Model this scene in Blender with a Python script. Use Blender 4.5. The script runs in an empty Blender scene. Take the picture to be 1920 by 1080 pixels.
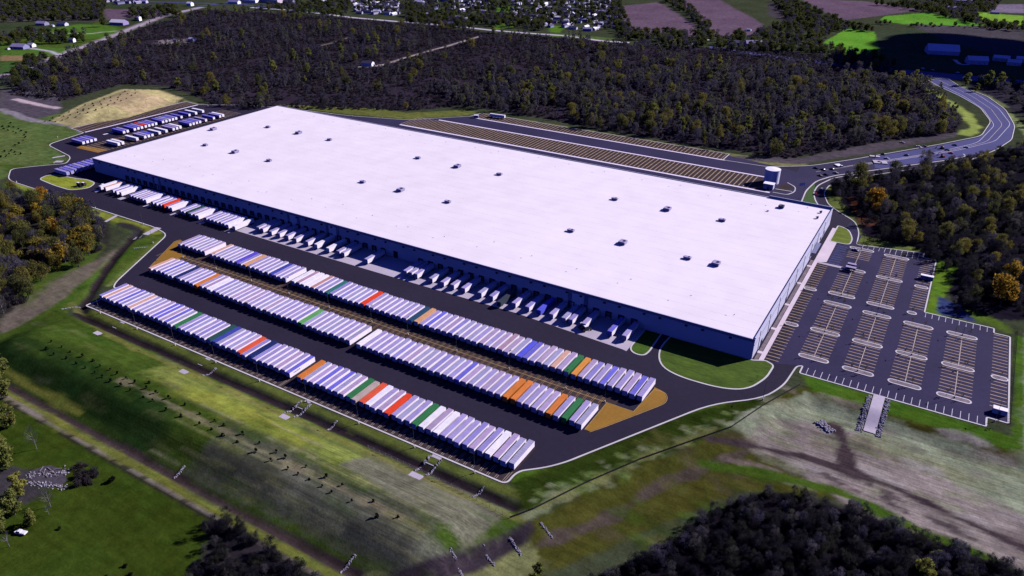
import bpy, bmesh, math, random
import numpy as np
from mathutils import Matrix, Vector
from mathutils.geometry import tessellate_polygon
random.seed(7)
rng = np.random.RandomState(11)
S = bpy.context.scene
COL = S.collection

# ------------------------------------------------------------------ camera
HC = 225.0
F = 1402.66
RX = (0.85737485, -0.24409662, 0.45312825)
RY = (0.5146626, 0.39710283, -0.7598893)
RZ = (0.0055479, 0.88471814, 0.46609338)
cam_d = bpy.data.cameras.new('camera')
cam = bpy.data.objects.new('camera', cam_d)
COL.objects.link(cam)
cam.matrix_world = Matrix((RX + (0,), RY + (0,), RZ + (HC,), (0, 0, 0, 1)))
cam_d.sensor_width = 36.0
cam_d.lens = F / 1920 * 36.0
cam_d.clip_end = 20000
cam_d.clip_start = 1.0
S.camera = cam

# ------------------------------------------------------------------ sky, sun, exposure
SUN_EL = math.radians(30.7)
SUN_AZ = math.atan2(16.8, 13.5)          # direction towards the sun, from +X
wd = bpy.data.worlds.new("World"); S.world = wd; wd.use_nodes = True
nt = wd.node_tree; nt.nodes.clear()
wo = nt.nodes.new('ShaderNodeOutputWorld'); bg = nt.nodes.new('ShaderNodeBackground')
sky = nt.nodes.new('ShaderNodeTexSky'); sky.sky_type = 'NISHITA'; sky.sun_disc = False
sky.sun_elevation = SUN_EL; sky.sun_rotation = math.pi / 2 - SUN_AZ
sky.air_density = 1.3; sky.dust_density = 0.2; sky.ozone_density = 6.0
tint = nt.nodes.new('ShaderNodeMix'); tint.data_type = 'RGBA'; tint.blend_type = 'MULTIPLY'
tint.inputs[0].default_value = 1.0
tint.inputs[7].default_value = (0.22, 0.25, 1.0, 1)
bg.inputs[1].default_value = 0.05
nt.links.new(sky.outputs[0], tint.inputs[6]); nt.links.new(tint.outputs[2], bg.inputs[0]); nt.links.new(bg.outputs[0], wo.inputs[0])
sd = bpy.data.lights.new('sun', 'SUN'); sd.energy = 5.0; sd.angle = math.radians(0.5); sd.color = (1.0, 0.93, 0.965)
so = bpy.data.objects.new('sun', sd); COL.objects.link(so)
sv = Vector((math.cos(SUN_EL) * math.cos(SUN_AZ), math.cos(SUN_EL) * math.sin(SUN_AZ), math.sin(SUN_EL)))
so.rotation_euler = sv.to_track_quat('Z', 'Y').to_euler()
so.location = (0, 0, 900)
vs = S.view_settings
vs.view_transform = 'Standard'; vs.look = 'None'; vs.exposure = 0.5; vs.gamma = 1.0
vs.use_curve_mapping = False
S.cycles.max_bounces = 4; S.cycles.diffuse_bounces = 0; S.cycles.transparent_max_bounces = 4

# ------------------------------------------------------------------ helpers
def G(px, py, z=0.0):
    """photo pixel (1920x1080) -> world point on the plane at height z"""
    v = (px - 960.0, 540.0 - py, -F)
    r = [a[0] * v[0] + a[1] * v[1] + a[2] * v[2] for a in (RX, RY, RZ)]
    t = (z - HC) / r[2]
    return (r[0] * t, r[1] * t)

def GP(*pp):
    return [G(*p) for p in pp]

def tag(o, label=None, cat=None, group=None, kind=None):
    if label: o['label'] = label
    if cat: o['category'] = cat
    if group: o['group'] = group
    if kind: o['kind'] = kind
    return o

def obj(name, me, parent=None, loc=None, rz=None):
    o = bpy.data.objects.new(name, me); COL.objects.link(o)
    if parent is not None: o.parent = parent
    if loc is not None: o.location = loc
    if rz is not None: o.rotation_euler = (0, 0, rz)
    return o

def thing(name, label, cat, loc=(0, 0, 0), rz=0.0, group=None):
    o = obj(name, None, None, loc, rz); o.empty_display_size = 0.5
    return tag(o, label, cat, group)

def dup(root, loc=None, rz=None, label=None, group=None, scale=None, name=None):
    r = root.copy(); COL.objects.link(r)
    if loc is not None: r.location = loc
    if rz is not None: r.rotation_euler = (0, 0, rz)
    if label: r['label'] = label
    if group: r['group'] = group
    if scale is not None: r.scale = scale
    for ch in list(root.children):
        c = ch.copy(); COL.objects.link(c); c.parent = r
        for g in ch.children:
            d = g.copy(); COL.objects.link(d); d.parent = c
    return r

class MB:
    """collects faces, then becomes one mesh"""
    def __init__(s): s.v = []; s.f = []; s.m = []
    def face(s, pts, mi=0):
        n = len(s.v); s.v += [tuple(p) for p in pts]; s.f.append(tuple(range(n, n + len(pts)))); s.m.append(mi)
    def box(s, x0, x1, y0, y1, z0, z1, mi=0, top=None):
        n = len(s.v)
        s.v += [(x0, y0, z0), (x1, y0, z0), (x1, y1, z0), (x0, y1, z0), (x0, y0, z1), (x1, y0, z1), (x1, y1, z1), (x0, y1, z1)]
        for i, q in enumerate(((0, 3, 2, 1), (4, 5, 6, 7), (0, 1, 5, 4), (1, 2, 6, 5), (2, 3, 7, 6), (3, 0, 4, 7))):
            s.f.append(tuple(n + k for k in q)); s.m.append(top if (top is not None and i == 1) else mi)
    def cyl(s, c, r, h, n=10, axis='z', mi=0, r2=None):
        r2 = r if r2 is None else r2
        b = len(s.v)
        for k in range(n):
            a = 2 * math.pi * k / n; ca, sa = math.cos(a), math.sin(a)
            for rr, hh in ((r, 0), (r2, h)):
                if axis == 'z': s.v.append((c[0] + rr * ca, c[1] + rr * sa, c[2] + hh))
                elif axis == 'x': s.v.append((c[0] + hh, c[1] + rr * ca, c[2] + rr * sa))
                else: s.v.append((c[0] + rr * ca, c[1] + hh, c[2] - rr * sa))
        for k in range(n):
            k2 = (k + 1) % n
            s.f.append((b + 2 * k, b + 2 * k2, b + 2 * k2 + 1, b + 2 * k + 1)); s.m.append(mi)
        s.f.append(tuple(b + 2 * k for k in range(n - 1, -1, -1))); s.m.append(mi)
        s.f.append(tuple(b + 2 * k + 1 for k in range(n))); s.m.append(mi)
    def tube(s, pts, rad, n=6, mi=0):
        rings = []
        for i, p in enumerate(pts):
            p = Vector(p); a = Vector(pts[max(0, i - 1)]); b = Vector(pts[min(len(pts) - 1, i + 1)])
            d = (b - a).normalized(); u = d.orthogonal().normalized(); w = d.cross(u)
            r = rad[i] if isinstance(rad, (list, tuple)) else rad
            base = len(s.v)
            for k in range(n):
                t = 2 * math.pi * k / n
                s.v.append(tuple(p + u * (r * math.cos(t)) + w * (r * math.sin(t))))
            rings.append(base)
        for a, b in zip(rings, rings[1:]):
            for k in range(n):
                k2 = (k + 1) % n; s.f.append((a + k, a + k2, b + k2, b + k)); s.m.append(mi)
    def mesh(s, name, mats):
        me = bpy.data.meshes.new(name); me.from_pydata(s.v, [], s.f)
        for m in (mats if isinstance(mats, (list, tuple)) else [mats]): me.materials.append(m)
        if any(s.m): me.polygons.foreach_set('material_index', s.m)
        me.update(); return me
    def build(s, name, mats, parent=None, **k):
        return obj(name, s.mesh(name, mats), parent, **k)

# ------------------------------------------------------------------ materials
def mat(name, col, rough=0.85, var=0.25, scale=0.3, spec=0.3, metal=0.0, detail=6, scale2=None, var2=0.2, stretch=None, objcol=False, randhue=None, bump=0.0):
    m = bpy.data.materials.new(name); m.use_nodes = True
    t = m.node_tree; t.nodes.clear(); L = t.links.new
    out = t.nodes.new('ShaderNodeOutputMaterial'); p = t.nodes.new('ShaderNodeBsdfPrincipled')
    p.inputs['Roughness'].default_value = rough; p.inputs['Metallic'].default_value = metal
    p.inputs['Specular IOR Level'].default_value = spec
    L(p.outputs[0], out.inputs[0])
    geo = t.nodes.new('ShaderNodeNewGeometry')
    src = geo.outputs['Position']
    if stretch:
        mp = t.nodes.new('ShaderNodeMapping'); mp.inputs['Scale'].default_value = stretch
        L(src, mp.inputs[0]); src = mp.outputs[0]
    def noise(sc, vr):
        n = t.nodes.new('ShaderNodeTexNoise'); n.inputs['Scale'].default_value = sc; n.inputs['Detail'].default_value = detail
        L(src, n.inputs['Vector'])
        r = t.nodes.new('ShaderNodeMapRange'); r.inputs[1].default_value = 0.25; r.inputs[2].default_value = 0.75
        r.inputs[3].default_value = 1 - vr; r.inputs[4].default_value = 1 + vr
        L(n.outputs[0], r.inputs[0]); return r.outputs[0]
    f = noise(scale, var)
    if scale2:
        mm = t.nodes.new('ShaderNodeMath'); mm.operation = 'MULTIPLY'; L(f, mm.inputs[0]); L(noise(scale2, var2), mm.inputs[1]); f = mm.outputs[0]
    if objcol:
        oi = t.nodes.new('ShaderNodeObjectInfo'); c = oi.outputs['Color']
    elif randhue:
        oi = t.nodes.new('ShaderNodeObjectInfo'); rp = t.nodes.new('ShaderNodeValToRGB')
        L(oi.outputs['Random'], rp.inputs[0])
        els = rp.color_ramp.elements
        for i, cc in enumerate(randhue):
            e = els[i] if i < 2 else els.new(i / (len(randhue) - 1))
            e.color = tuple(cc) + (1,)
        for i, e in enumerate(rp.color_ramp.elements): e.position = i / (len(randhue) - 1)
        c = rp.outputs[0]
    else:
        rgb = t.nodes.new('ShaderNodeRGB'); rgb.outputs[0].default_value = tuple(col) + (1,); c = rgb.outputs[0]
    vm = t.nodes.new('ShaderNodeVectorMath'); vm.operation = 'SCALE'; L(c, vm.inputs[0]); L(f, vm.inputs[3])
    L(vm.outputs[0], p.inputs['Base Color'])
    if bump:
        bn = t.nodes.new('ShaderNodeBump'); bn.inputs['Strength'].default_value = bump; L(f, bn.inputs['Height']); L(bn.outputs[0], p.inputs['Normal'])
    return m

M = {}
M['asphalt'] = mat('yard_asphalt', (.023, .0185, .036), .9, .16, .02, .08, scale2=.35, var2=.10)
M['asphalt_lot'] = mat('lot_asphalt', (.031, .027, .066), .9, .18, .03, .08, scale2=.4, var2=.12)
M['asphalt_brown'] = mat('stained_asphalt', (.045, .032, .034), .9, .3, .05, .05, scale2=.5, var2=.2)
M['road'] = mat('road_asphalt', (.050, .052, .16), .85, .15, .02, .12, scale2=.3, var2=.1)
M['concrete'] = mat('concrete', (.42, .37, .44), .8, .12, .05, .3, scale2=.8, var2=.08)
M['kerb'] = mat('kerb_concrete', (.52, .49, .50), .8, .15, .08)
M['kerb_warm'] = mat('kerb_warm', (.50, .47, .40), .8, .2, .08)
M['strip'] = mat('white_concrete', (.72, .64, .78), .85, .06, .05, .1)
M['walk'] = mat('walk_concrete', (.62, .52, .60), .8, .1, .1)
M['orange'] = mat('orange_pavement_paint', (.25, .125, .010), .8, .18, .05, scale2=.6, var2=.12)
M['linepaint'] = mat('line_paint', (.40, .33, .27), .8, .35, .4)
M['linewhite'] = mat('line_white', (.55, .52, .58), .8, .3, .4)
M['lineyellow'] = mat('line_yellow', (.34, .22, .08), .8, .35, .4)
M['linedim'] = mat('line_faded', (.31, .22, .14), .8, .4, .3)
M['lineblue'] = mat('line_blue', (.09, .11, .34), .8, .3, .4)
M['mulch'] = mat('mulch', (.17, .135, .16), .95, .4, .3)
M['roof'] = mat('roof_membrane', (.76, .69, .735), .75, .05, .006, .2, detail=6, scale2=.06, var2=.05)
M['wallpaint'] = mat('wall_paint', (.46, .46, .60), .8, .06, .06, .25, scale2=.02, var2=.06)
M['walldark'] = mat('wall_band', (.17, .18, .33), .7, .08, .1)
M['wallmark'] = mat('wall_pilaster', (.62, .62, .78), .8, .05, .1)
M['metalgrey'] = mat('metal_grey', (.32, .30, .42), .5, .15, .8, .5)
M['dark'] = mat('dark_rubber', (.012, .011, .02), .8, .2, 1)
M['doorpanel'] = mat('dock_door_panel', (.09, .09, .16), .6, .1, .5)
M['seal'] = mat('dock_seal', (.012, .012, .03), .9, .1, .5)
M['glass'] = mat('window_glass', (.03, .035, .09), .15, .05, .5, .6)
M['paint'] = mat('vehicle_paint', (1, 1, 1), .5, .07, .35, .4, objcol=True)
M['trailer'] = mat('trailer_skin', (1, 1, 1), .55, .13, .25, .35, objcol=True, scale2=1.1, var2=.07)
M['trailer_side'] = mat('trailer_side', (.82, .76, .84), .55, .08, .3, .35)
M['doorend'] = mat('trailer_door', (.42, .40, .66), .6, .15, .6)
M['white'] = mat('white_paint', (.80, .77, .84), .6, .06, .2)
M['tankblue'] = mat('tank_paint', (.72, .70, .86), .5, .05, .1, .4)
M['stone'] = mat('riprap', (.27, .25, .30), .9, .6, .9, .2)
M['rail'] = mat('galvanised_steel', (.22, .21, .24), .6, .1, 1, .4)
M['mastgrey'] = mat('mast_steel', (.07, .07, .09), .6, .1, 1, .4)
M['fencedark'] = mat('black_fence', (.02, .02, .02), .8, .1, 1)
M['trunk'] = mat('bark', (.06, .05, .055), .95, .3, 1)
M['trunkpale'] = mat('pale_bark', (.17, .15, .16), .95, .3, 1)
M['housewall'] = mat('house_wall', (1, 1, 1), .8, .1, .3, objcol=True)
M['houseroof'] = mat('house_roof', (.06, .055, .10), .8, .3, .3)
M['roofpale'] = mat('roof_pale', (.30, .26, .42), .7, .2, .3)
M['barnroof'] = mat('barn_metal_roof', (.42, .42, .60), .5, .08, .2, .4)
M['water'] = mat('pond_water', (.01, .012, .05), .12, .1, .1, .6)

def leafmat(name, hues, var=.4):
    m = mat(name, (1, 1, 1), .95, var, .9, .05, randhue=hues, scale2=.25, var2=.25)
    t = m.node_tree; p = [n for n in t.nodes if n.type == 'BSDF_PRINCIPLED'][0]; out = [n for n in t.nodes if n.type == 'OUTPUT_MATERIAL'][0]
    tr = t.nodes.new('ShaderNodeBsdfTranslucent'); mx = t.nodes.new('ShaderNodeMixShader'); mx.inputs[0].default_value = .45
    t.links.new(p.inputs['Base Color'].links[0].from_socket, tr.inputs[0])
    t.links.new(p.outputs[0], mx.inputs[1]); t.links.new(tr.outputs[0], mx.inputs[2]); t.links.new(mx.outputs[0], out.inputs[0])
    return m
M['lf_green'] = leafmat('leaves_green', [(.065, .08, .022), (.09, .105, .028), (.045, .06, .02), (.11, .115, .035)])
M['lf_yellowgreen'] = leafmat('leaves_yellow_green', [(.20, .22, .05), (.15, .17, .045), (.24, .235, .05)])
M['lf_bare'] = leafmat('twigs_grey', [(.098, .086, .125), (.070, .063, .105), (.095, .090, .075), (.058, .053, .080)])
M['lf_aspen'] = leafmat('leaves_aspen', [(.14, .135, .10), (.11, .10, .13), (.14, .145, .065), (.09, .084, .10)])
M['lf_brush'] = leafmat('brush_twigs', [(.058, .042, .066), (.064, .050, .066), (.046, .044, .038), (.066, .050, .052)])
M['lf_orange'] = leafmat('leaves_orange', [(.38, .19, .025), (.25, .18, .03), (.34, .23, .03), (.20, .17, .035)])
M['lf_dark'] = leafmat('twigs_dark', [(.034, .030, .044), (.024, .022, .036), (.036, .038, .030), (.022, .020, .028)])
M['lf_olive'] = leafmat('leaves_olive', [(.15, .145, .04), (.11, .115, .04), (.20, .17, .04), (.085, .09, .036)])
M['lf_shrub'] = leafmat('shrub_leaves', [(.012, .016, .010), (.018, .020, .012)])
M['lf_young'] = leafmat('young_leaves', [(.09, .08, .02), (.06, .06, .03), (.12, .11, .02)])

# ------------------------------------------------------------------ numpy noise and polygons
def vnoise(x, y, sc, seed=0):
    rs = np.random.RandomState(seed); tab = rs.rand(256, 256)
    u = x / sc; v = y / sc
    i = np.floor(u).astype(int); j = np.floor(v).astype(int); fu = u - i; fv = v - j
    fu = fu * fu * (3 - 2 * fu); fv = fv * fv * (3 - 2 * fv)
    a = tab[i % 256, j % 256]; b = tab[(i + 1) % 256, j % 256]; c = tab[i % 256, (j + 1) % 256]; d = tab[(i + 1) % 256, (j + 1) % 256]
    return (a * (1 - fu) + b * fu) * (1 - fv) + (c * (1 - fu) + d * fu) * fv - 0.5

def inside(x, y, poly):
    r = np.zeros(x.shape, bool); n = len(poly)
    for k in range(n):
        x0, y0 = poly[k]; x1, y1 = poly[(k + 1) % n]
        if y0 == y1: continue
        c = ((y0 > y) != (y1 > y)) & (x < (x1 - x0) * (y - y0) / (y1 - y0) + x0)
        r ^= c
    return r

def pdist(x, y, pts, closed=True):
    d = np.full(x.shape, 1e9); n = len(pts)
    for k in range(n if closed else n - 1):
        ax, ay = pts[k]; bx, by = pts[(k + 1) % n]
        dx, dy = bx - ax, by - ay; l2 = dx * dx + dy * dy + 1e-9
        t = np.clip(((x - ax) * dx + (y - ay) * dy) / l2, 0, 1)
        d = np.minimum(d, np.hypot(x - ax - t * dx, y - ay - t * dy))
    return d

def sstep(a, b, x):
    t = np.clip((x - a) / (b - a), 0, 1); return t * t * (3 - 2 * t)

BASIN = [(-109, 196), (-84, 250), (-55, 299), (-47, 328), (-33, 352), (66, 353), (68, 480), (140, 480), (140, 60), (-60, 60), (-130, 140)]
HILL = GP((95, 226), (150, 197), (230, 167), (300, 169), (342, 184), (325, 196), (240, 222), (135, 239))
DITCH_N = [(-505, 300), (-478, 262), (-455, 235), (-428, 206), (-415, 201), (-300, 201), (-118, 200)]

def terr(x, y):
    x = np.asarray(x, float); y = np.asarray(y, float); z = np.zeros(x.shape)
    # long grass berm between the two ditches
    fx = sstep(-436, -412, x) * (1 - sstep(-140, -112, x))
    up = sstep(141.5, 161, y) * (1 - sstep(172, 198, y))
    z += 6.5 * up * fx
    z -= 1.3 * np.exp(-((y - 139) / 3.0) ** 2) * sstep(-440, -400, x) * (1 - sstep(-118, -90, x))
    m = (x > -530) & (x < -90) & (y > 170) & (y < 320)
    if m.any():
        d = pdist(x[m], y[m], DITCH_N, False); z[m] -= 1.6 * np.exp(-(d / 2.8) ** 2)
    m = (x > -140) & (y < 485) & inside(x, y, BASIN)
    if m.any():
        d = pdist(x[m], y[m], BASIN[:8], False); z[m] -= 3.4 * sstep(0, 16, d)
    m = (x < -780) & (x > -960) & (y > 400) & (y < 640) & inside(x, y, HILL)
    if m.any():
        d = pdist(x[m], y[m], HILL); z[m] += 7.0 * sstep(0, 40, d)
    return z

def T(x, y):
    return float(terr(np.array([x]), np.array([y]))[0])

def GT(px, py):
    z = 0.0
    for _ in range(6):
        x, y = G(px, py, z); z = 0.5 * z + 0.5 * T(x, y)
    return (x, y, T(x, y))

# ------------------------------------------------------------------ ground sheet
def axis(segs):
    a = []
    for s, e, st in segs: a += list(np.arange(s, e, st))
    return np.array(a + [segs[-1][1]])
xs = axis([(-9000, -2200, 400), (-2200, -1000, 8), (-1000, -700, 3), (-700, 90, 1.7), (90, 300, 6), (300, 6000, 400)])
ys = axis([(-1500, 60, 60), (60, 380, 1.6), (380, 760, 2.6), (760, 1300, 6), (1300, 2700, 12), (2700, 12000, 500)])
gx, gy = np.meshgrid(xs, ys, indexing='xy')
X = gx.ravel(); Y = gy.ravel(); NX = len(xs); NY = len(ys)
Z = terr(X, Y)
colr = np.zeros((X.size, 3)); colr[:] = (.040, .050, .026)

def paint(poly, c, warp=3.0, ws=18.0, soft=0.0, amt=1.0, stream=0):
    p = np.array(poly); pad = warp + soft + 2
    m = np.where((X > p[:, 0].min() - pad) & (X < p[:, 0].max() + pad) & (Y > p[:, 1].min() - pad) & (Y < p[:, 1].max() + pad))[0]
    if not m.size: return
    x = X[m]; y = Y[m]
    acc = np.zeros(m.size)
    for k in range(3):
        wx = vnoise(x, y, ws, 3 + k + stream) * 2 * warp + vnoise(x, y, ws / 4, 31 + k) * warp * .7 + (k - 1) * soft
        wy = vnoise(x, y, ws, 13 + k + stream) * 2 * warp + vnoise(x, y, ws / 4, 41 + k) * warp * .7 + (k - 1) * soft * .6
        acc += inside(x + wx, y + wy, poly)
    acc = (acc / 3 * amt)[:, None]
    colr[m] = colr[m] * (1 - acc) + np.array(c) * acc

def stripe(pts, w, c, warp=1.0, amt=1.0, ws=10):
    p = np.array(pts); pad = w + warp + 3
    m = np.where((X > p[:, 0].min() - pad) & (X < p[:, 0].max() + pad) & (Y > p[:, 1].min() - pad) & (Y < p[:, 1].max() + pad))[0]
    if not m.size: return
    d = pdist(X[m], Y[m], pts, False) + vnoise(X[m], Y[m], ws, 5) * 2 * warp
    a = ((1 - sstep(w * .6, w * 1.25, d)) * amt)[:, None]
    colr[m] = colr[m] * (1 - a) + np.array(c) * a

GR_D = (.020, .045, .010); GR_M = (.050, .082, .014); GR_B = (.115, .150, .022); GR_Y = (.20, .22, .035); OLIVE = (.115, .14, .032)
WOODF = (.027, .020, .031); BROWN = (.112, .074, .105); TAN = (.28, .22, .15); PALE = (.20, .23, .15); LILAC = (.215, .185, .165); MUD = (.048, .034, .038)
# far country
paint(GP((0, 60), (0, 4), (400, 4), (330, 60), (120, 130)), (.035, .048, .022), 12, 90)
paint(GP((0, 68), (150, 62), (180, 38), (250, 60), (120, 125), (0, 140)), GR_M, 5, 50)
paint(GP((60, 60), (150, 45), (220, 50), (210, 72), (80, 75)), (.06, .13, .018), 5, 50)
paint(GP((0, 86), (45, 84), (130, 92), (165, 86), (130, 102), (60, 108), (0, 112)), (.055, .115, .018), 3, 40)
paint(GP((0, 104), (70, 104), (60, 113), (0, 114)), (.20, .14, .07), 3, 30)
paint(GP((0, 116), (70, 114), (80, 118), (30, 135), (0, 140)), (.04, .085, .02), 3, 30)
paint(GP((190, 16), (310, 20), (300, 30), (200, 38)), BROWN, 8, 60)
paint(GP((0, 14), (185, 12), (190, 40), (0, 42)), (.06, .055, .052), 8, 60)
# brown ploughed fields
paint(GP((1155, 12), (1235, 4), (1300, 45), (1310, 70), (1180, 62)), BROWN, 6, 60)
paint(GP((1270, 0), (1350, 0), (1430, 45), (1410, 66), (1345, 72)), BROWN, 6, 60)
paint(GP((1500, -2), (1620, 2), (1730, 18), (1590, 38), (1560, 30)), BROWN, 6, 60)
paint(GP((1440, 4), (1500, 10), (1540, 30), (1470, 40), (1440, 30)), (.05, .042, .05), 6, 60)
paint(GP((1660, 30), (1740, 24), (1850, 48), (1720, 50), (1650, 38)), (.09, .24, .025), 3, 60)
paint(GP((1830, 22), (1920, 30), (1920, 48), (1830, 36)), (.16, .30, .035), 3, 60)
paint(GP((1590, 52), (1640, 60), (1660, 95), (1640, 106), (1570, 100), (1545, 80)), (.10, .26, .025), 5, 50)
paint(GP((1640, 56), (1920, 52), (1920, 150), (1700, 125), (1650, 105)), (.040, .055, .030), 6, 60)
paint(GP((1700, 45), (1920, 52), (1920, 115), (1820, 92)), (.060, .055, .060), 6, 60)
paint(GP((1870, 8), (1920, 8), (1920, 25), (1850, 22)), (.16, .13, .18), 6, 60)
paint(GP((930, 10), (960, 12), (965, 50), (925, 58)), (.07, .15, .02), 4, 40)
paint(GP((1030, 48), (1060, 50), (1048, 62), (1028, 60)), (.08, .17, .02), 4, 40)
paint(GP((565, 14), (610, 12), (600, 22), (560, 24)), (.06, .12, .02), 4, 40)
paint(GP((1030, 62), (1150, 72), (1140, 78), (1020, 68)), (.07, .11, .03), 4, 40)
# woods floor
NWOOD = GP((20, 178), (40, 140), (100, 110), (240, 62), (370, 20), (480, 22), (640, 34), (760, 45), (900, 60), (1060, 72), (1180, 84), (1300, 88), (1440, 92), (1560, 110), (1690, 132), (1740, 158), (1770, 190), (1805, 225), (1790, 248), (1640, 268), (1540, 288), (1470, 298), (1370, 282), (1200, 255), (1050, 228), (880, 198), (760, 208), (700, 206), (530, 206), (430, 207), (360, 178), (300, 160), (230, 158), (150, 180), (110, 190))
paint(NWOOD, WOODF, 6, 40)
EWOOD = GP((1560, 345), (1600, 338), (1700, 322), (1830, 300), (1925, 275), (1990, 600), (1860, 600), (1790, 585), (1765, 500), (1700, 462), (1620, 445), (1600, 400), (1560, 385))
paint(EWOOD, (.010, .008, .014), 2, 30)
paint(GP((1590, 370), (1640, 380), (1640, 425), (1610, 420)), (.09, .035, .02), 3, 10)
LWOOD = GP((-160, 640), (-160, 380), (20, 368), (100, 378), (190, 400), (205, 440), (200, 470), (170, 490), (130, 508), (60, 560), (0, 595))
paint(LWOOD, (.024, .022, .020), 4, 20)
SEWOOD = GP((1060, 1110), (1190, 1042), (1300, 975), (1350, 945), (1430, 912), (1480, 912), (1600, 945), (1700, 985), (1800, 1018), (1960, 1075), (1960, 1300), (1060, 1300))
SWWOOD = GP((345, 1110), (370, 1060), (400, 985), (425, 972), (480, 1010), (560, 1065), (640, 1110))
# scrub right of the road
paint(GP((1800, 150), (1990, 160), (1990, 250), (1880, 200)), (.028, .024, .034), 5, 40)
# north-west meadow, mound, farm tracks
paint(GP((-60, 200), (120, 215), (180, 235), (140, 262), (90, 268), (130, 300), (20, 330), (-100, 380)), (.075, .115, .032), 5, 30)
paint(GP((-60, 250), (60, 240), (90, 300), (-60, 330)), (.085, .115, .035), 5, 15, amt=.7)
paint(GP((0, 165), (110, 175), (110, 212), (60, 225), (0, 205)), (.07, .06, .075), 4, 30)
stripe(GP((30, 186), (70, 196), (108, 203)), 4.5, (.42, .33, .35), 1)
stripe(GP((0, 205), (60, 226), (130, 234), (160, 246)), 5, (.20, .18, .20), 2)
paint(HILL, (.36, .31, .145), 2, 30)
paint(GP((180, 205), (240, 180), (320, 190), (250, 215)), (.40, .29, .18), 4, 30, amt=.6)
paint(GP((340, 185), (425, 208), (520, 205), (430, 215), (345, 192)), (.12, .14, .05), 1.5, 12)
stripe(GP((0, 143), (60, 130), (100, 108), (200, 72), (300, 32), (375, 14)), 8, (.34, .28, .33), 2)
stripe(GP((120, 108), (95, 96), (60, 91)), 4, (.35, .32, .36), 1)
stripe(GP((60, 62), (110, 62), (170, 63), (215, 58)), 4, (.25, .30, .20), 1)
stripe(GP((900, 68), (840, 86), (760, 108), (725, 120), (700, 124), (672, 124)), 3.2, (.30, .25, .22), .5)
stripe(GP((676, 125), (715, 123)), 7, (.28, .25, .24), 2)
stripe(GP((600, 86), (640, 76), (655, 70)), 3, (.15, .12, .09), .5)
paint(GP((285, 84), (300, 74), (350, 72), (345, 84)), (.17, .14, .15), 4, 20)
# surroundings of the yard
paint([(-720, 340), (-690, 300), (-560, 285), (-500, 270), (-440, 190), (-470, 190), (-560, 260), (-620, 300), (-760, 330)], GR_M, 3, 15)
WL = GP((20, 340), (90, 355), (190, 392), (300, 425), (314, 440), (215, 520), (160, 560), (140, 572), (60, 640), (0, 640), (90, 560), (150, 520), (210, 480), (260, 445), (200, 415), (120, 385), (10, 350))
paint(WL, (.060, .095, .015), 2, 10)
stripe(GP((24, 342), (100, 372), (180, 400), (295, 436)), 4.0, GR_Y, 1, .85)
stripe(GP((305, 446), (205, 535)), 2.2, (.10, .13, .03), .6, .9)
paint(GP((150, 500), (215, 470), (225, 465), (180, 510), (110, 568), (60, 615), (0, 655), (0, 600), (60, 560), (110, 520)), (.13, .105, .085), 4.5, 9, soft=1.5, amt=.85)
stripe(GP((0, 660), (50, 610), (110, 575), (190, 510), (270, 455)), 3.5, (.045, .085, .012), 1.5)
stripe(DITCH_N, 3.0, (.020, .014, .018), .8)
stripe(GP((225, 420), (255, 430), (262, 445)), 4, (.03, .028, .03), 1)
# berm field
paint([(-440, 140), (-440, 199), (-110, 199), (-112, 185), (-135, 150), (-145, 140)], (.038, .066, .010), 2, 14)
paint([(-425, 143), (-425, 168), (-290, 168), (-270, 143)], (.016, .036, .008), 4, 16, soft=3)  # darker green paints shade onto the berm slope facing away from the sun
paint([(-330, 176), (-330, 197), (-130, 197), (-128, 180)], OLIVE, 5, 20, soft=3)
paint([(-300, 174), (-300, 188), (-215, 190), (-215, 174)], (.15, .17, .028), 3, 14, soft=2, amt=.8)
paint([(-250, 143), (-255, 172), (-140, 172), (-130, 150)], (.062, .066, .044), 5, 16, soft=3)
paint([(-190, 176), (-190, 196), (-120, 197), (-120, 172)], (.105, .105, .072), 4, 12, soft=2)
paint([(-205, 145), (-205, 165), (-125, 165), (-118, 150)], (.085, .088, .065), 4, 12, soft=2, amt=.8)
stripe([(-330, 167), (-300, 167), (-150, 165.5)], 1.5, (.19, .165, .10), 1.6, .7, 6)
for k in range(26):                       # hydroseed streaks
    yy = random.uniform(145, 195); xa = random.uniform(-300, -150); ll = random.uniform(15, 60)
    stripe([(xa, yy), (xa + ll, yy + random.uniform(-1, 1))], random.uniform(.7, 1.3), random.choice([(.17, .17, .09), (.15, .16, .06), (.06, .08, .03)]), .6, .6, 5)
stripe([(-440, 206), (-380, 195), (-112, 195)], 2.0, (.13, .13, .035), 1.2, .7)
stripe([(-420, 206.6), (-120, 206.6)], 2.6, (.085, .105, .022), .6, .95)
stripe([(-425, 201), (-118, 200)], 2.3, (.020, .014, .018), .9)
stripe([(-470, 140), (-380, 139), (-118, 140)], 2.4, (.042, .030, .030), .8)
stripe([(-470, 145), (-400, 145), (-330, 144)], 2.5, (.16, .17, .03), 1.5, .8)
paint([(-460, 120), (-460, 137), (-125, 137), (-150, 128)], (.095, .105, .022), 1.5, 10)
# lower-left lawn
paint([(-480, 60), (-480, 131), (-160, 131), (-120, 100), (-120, 60)], (.030, .050, .006), 1.0, 12)
paint([(-330, 60), (-340, 115), (-230, 128), (-190, 100), (-180, 60)], (.030, .048, .006), 8, 20, soft=5, amt=.8)
stripe([(-420, 133), (-160, 132)], .8, (.15, .13, .11), .6)
stripe([(-420, 131.3), (-160, 130.2)], .9, (.02, .018, .014), 1.0, .9, 3)
paint([(-322, 97), (-320, 106), (-306, 110), (-291, 104), (-292, 96), (-308, 93)], (.040, .036, .040), 2.5, 5, soft=.8)
paint(SWWOOD, (.02, .017, .022), 2, 10)
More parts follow.
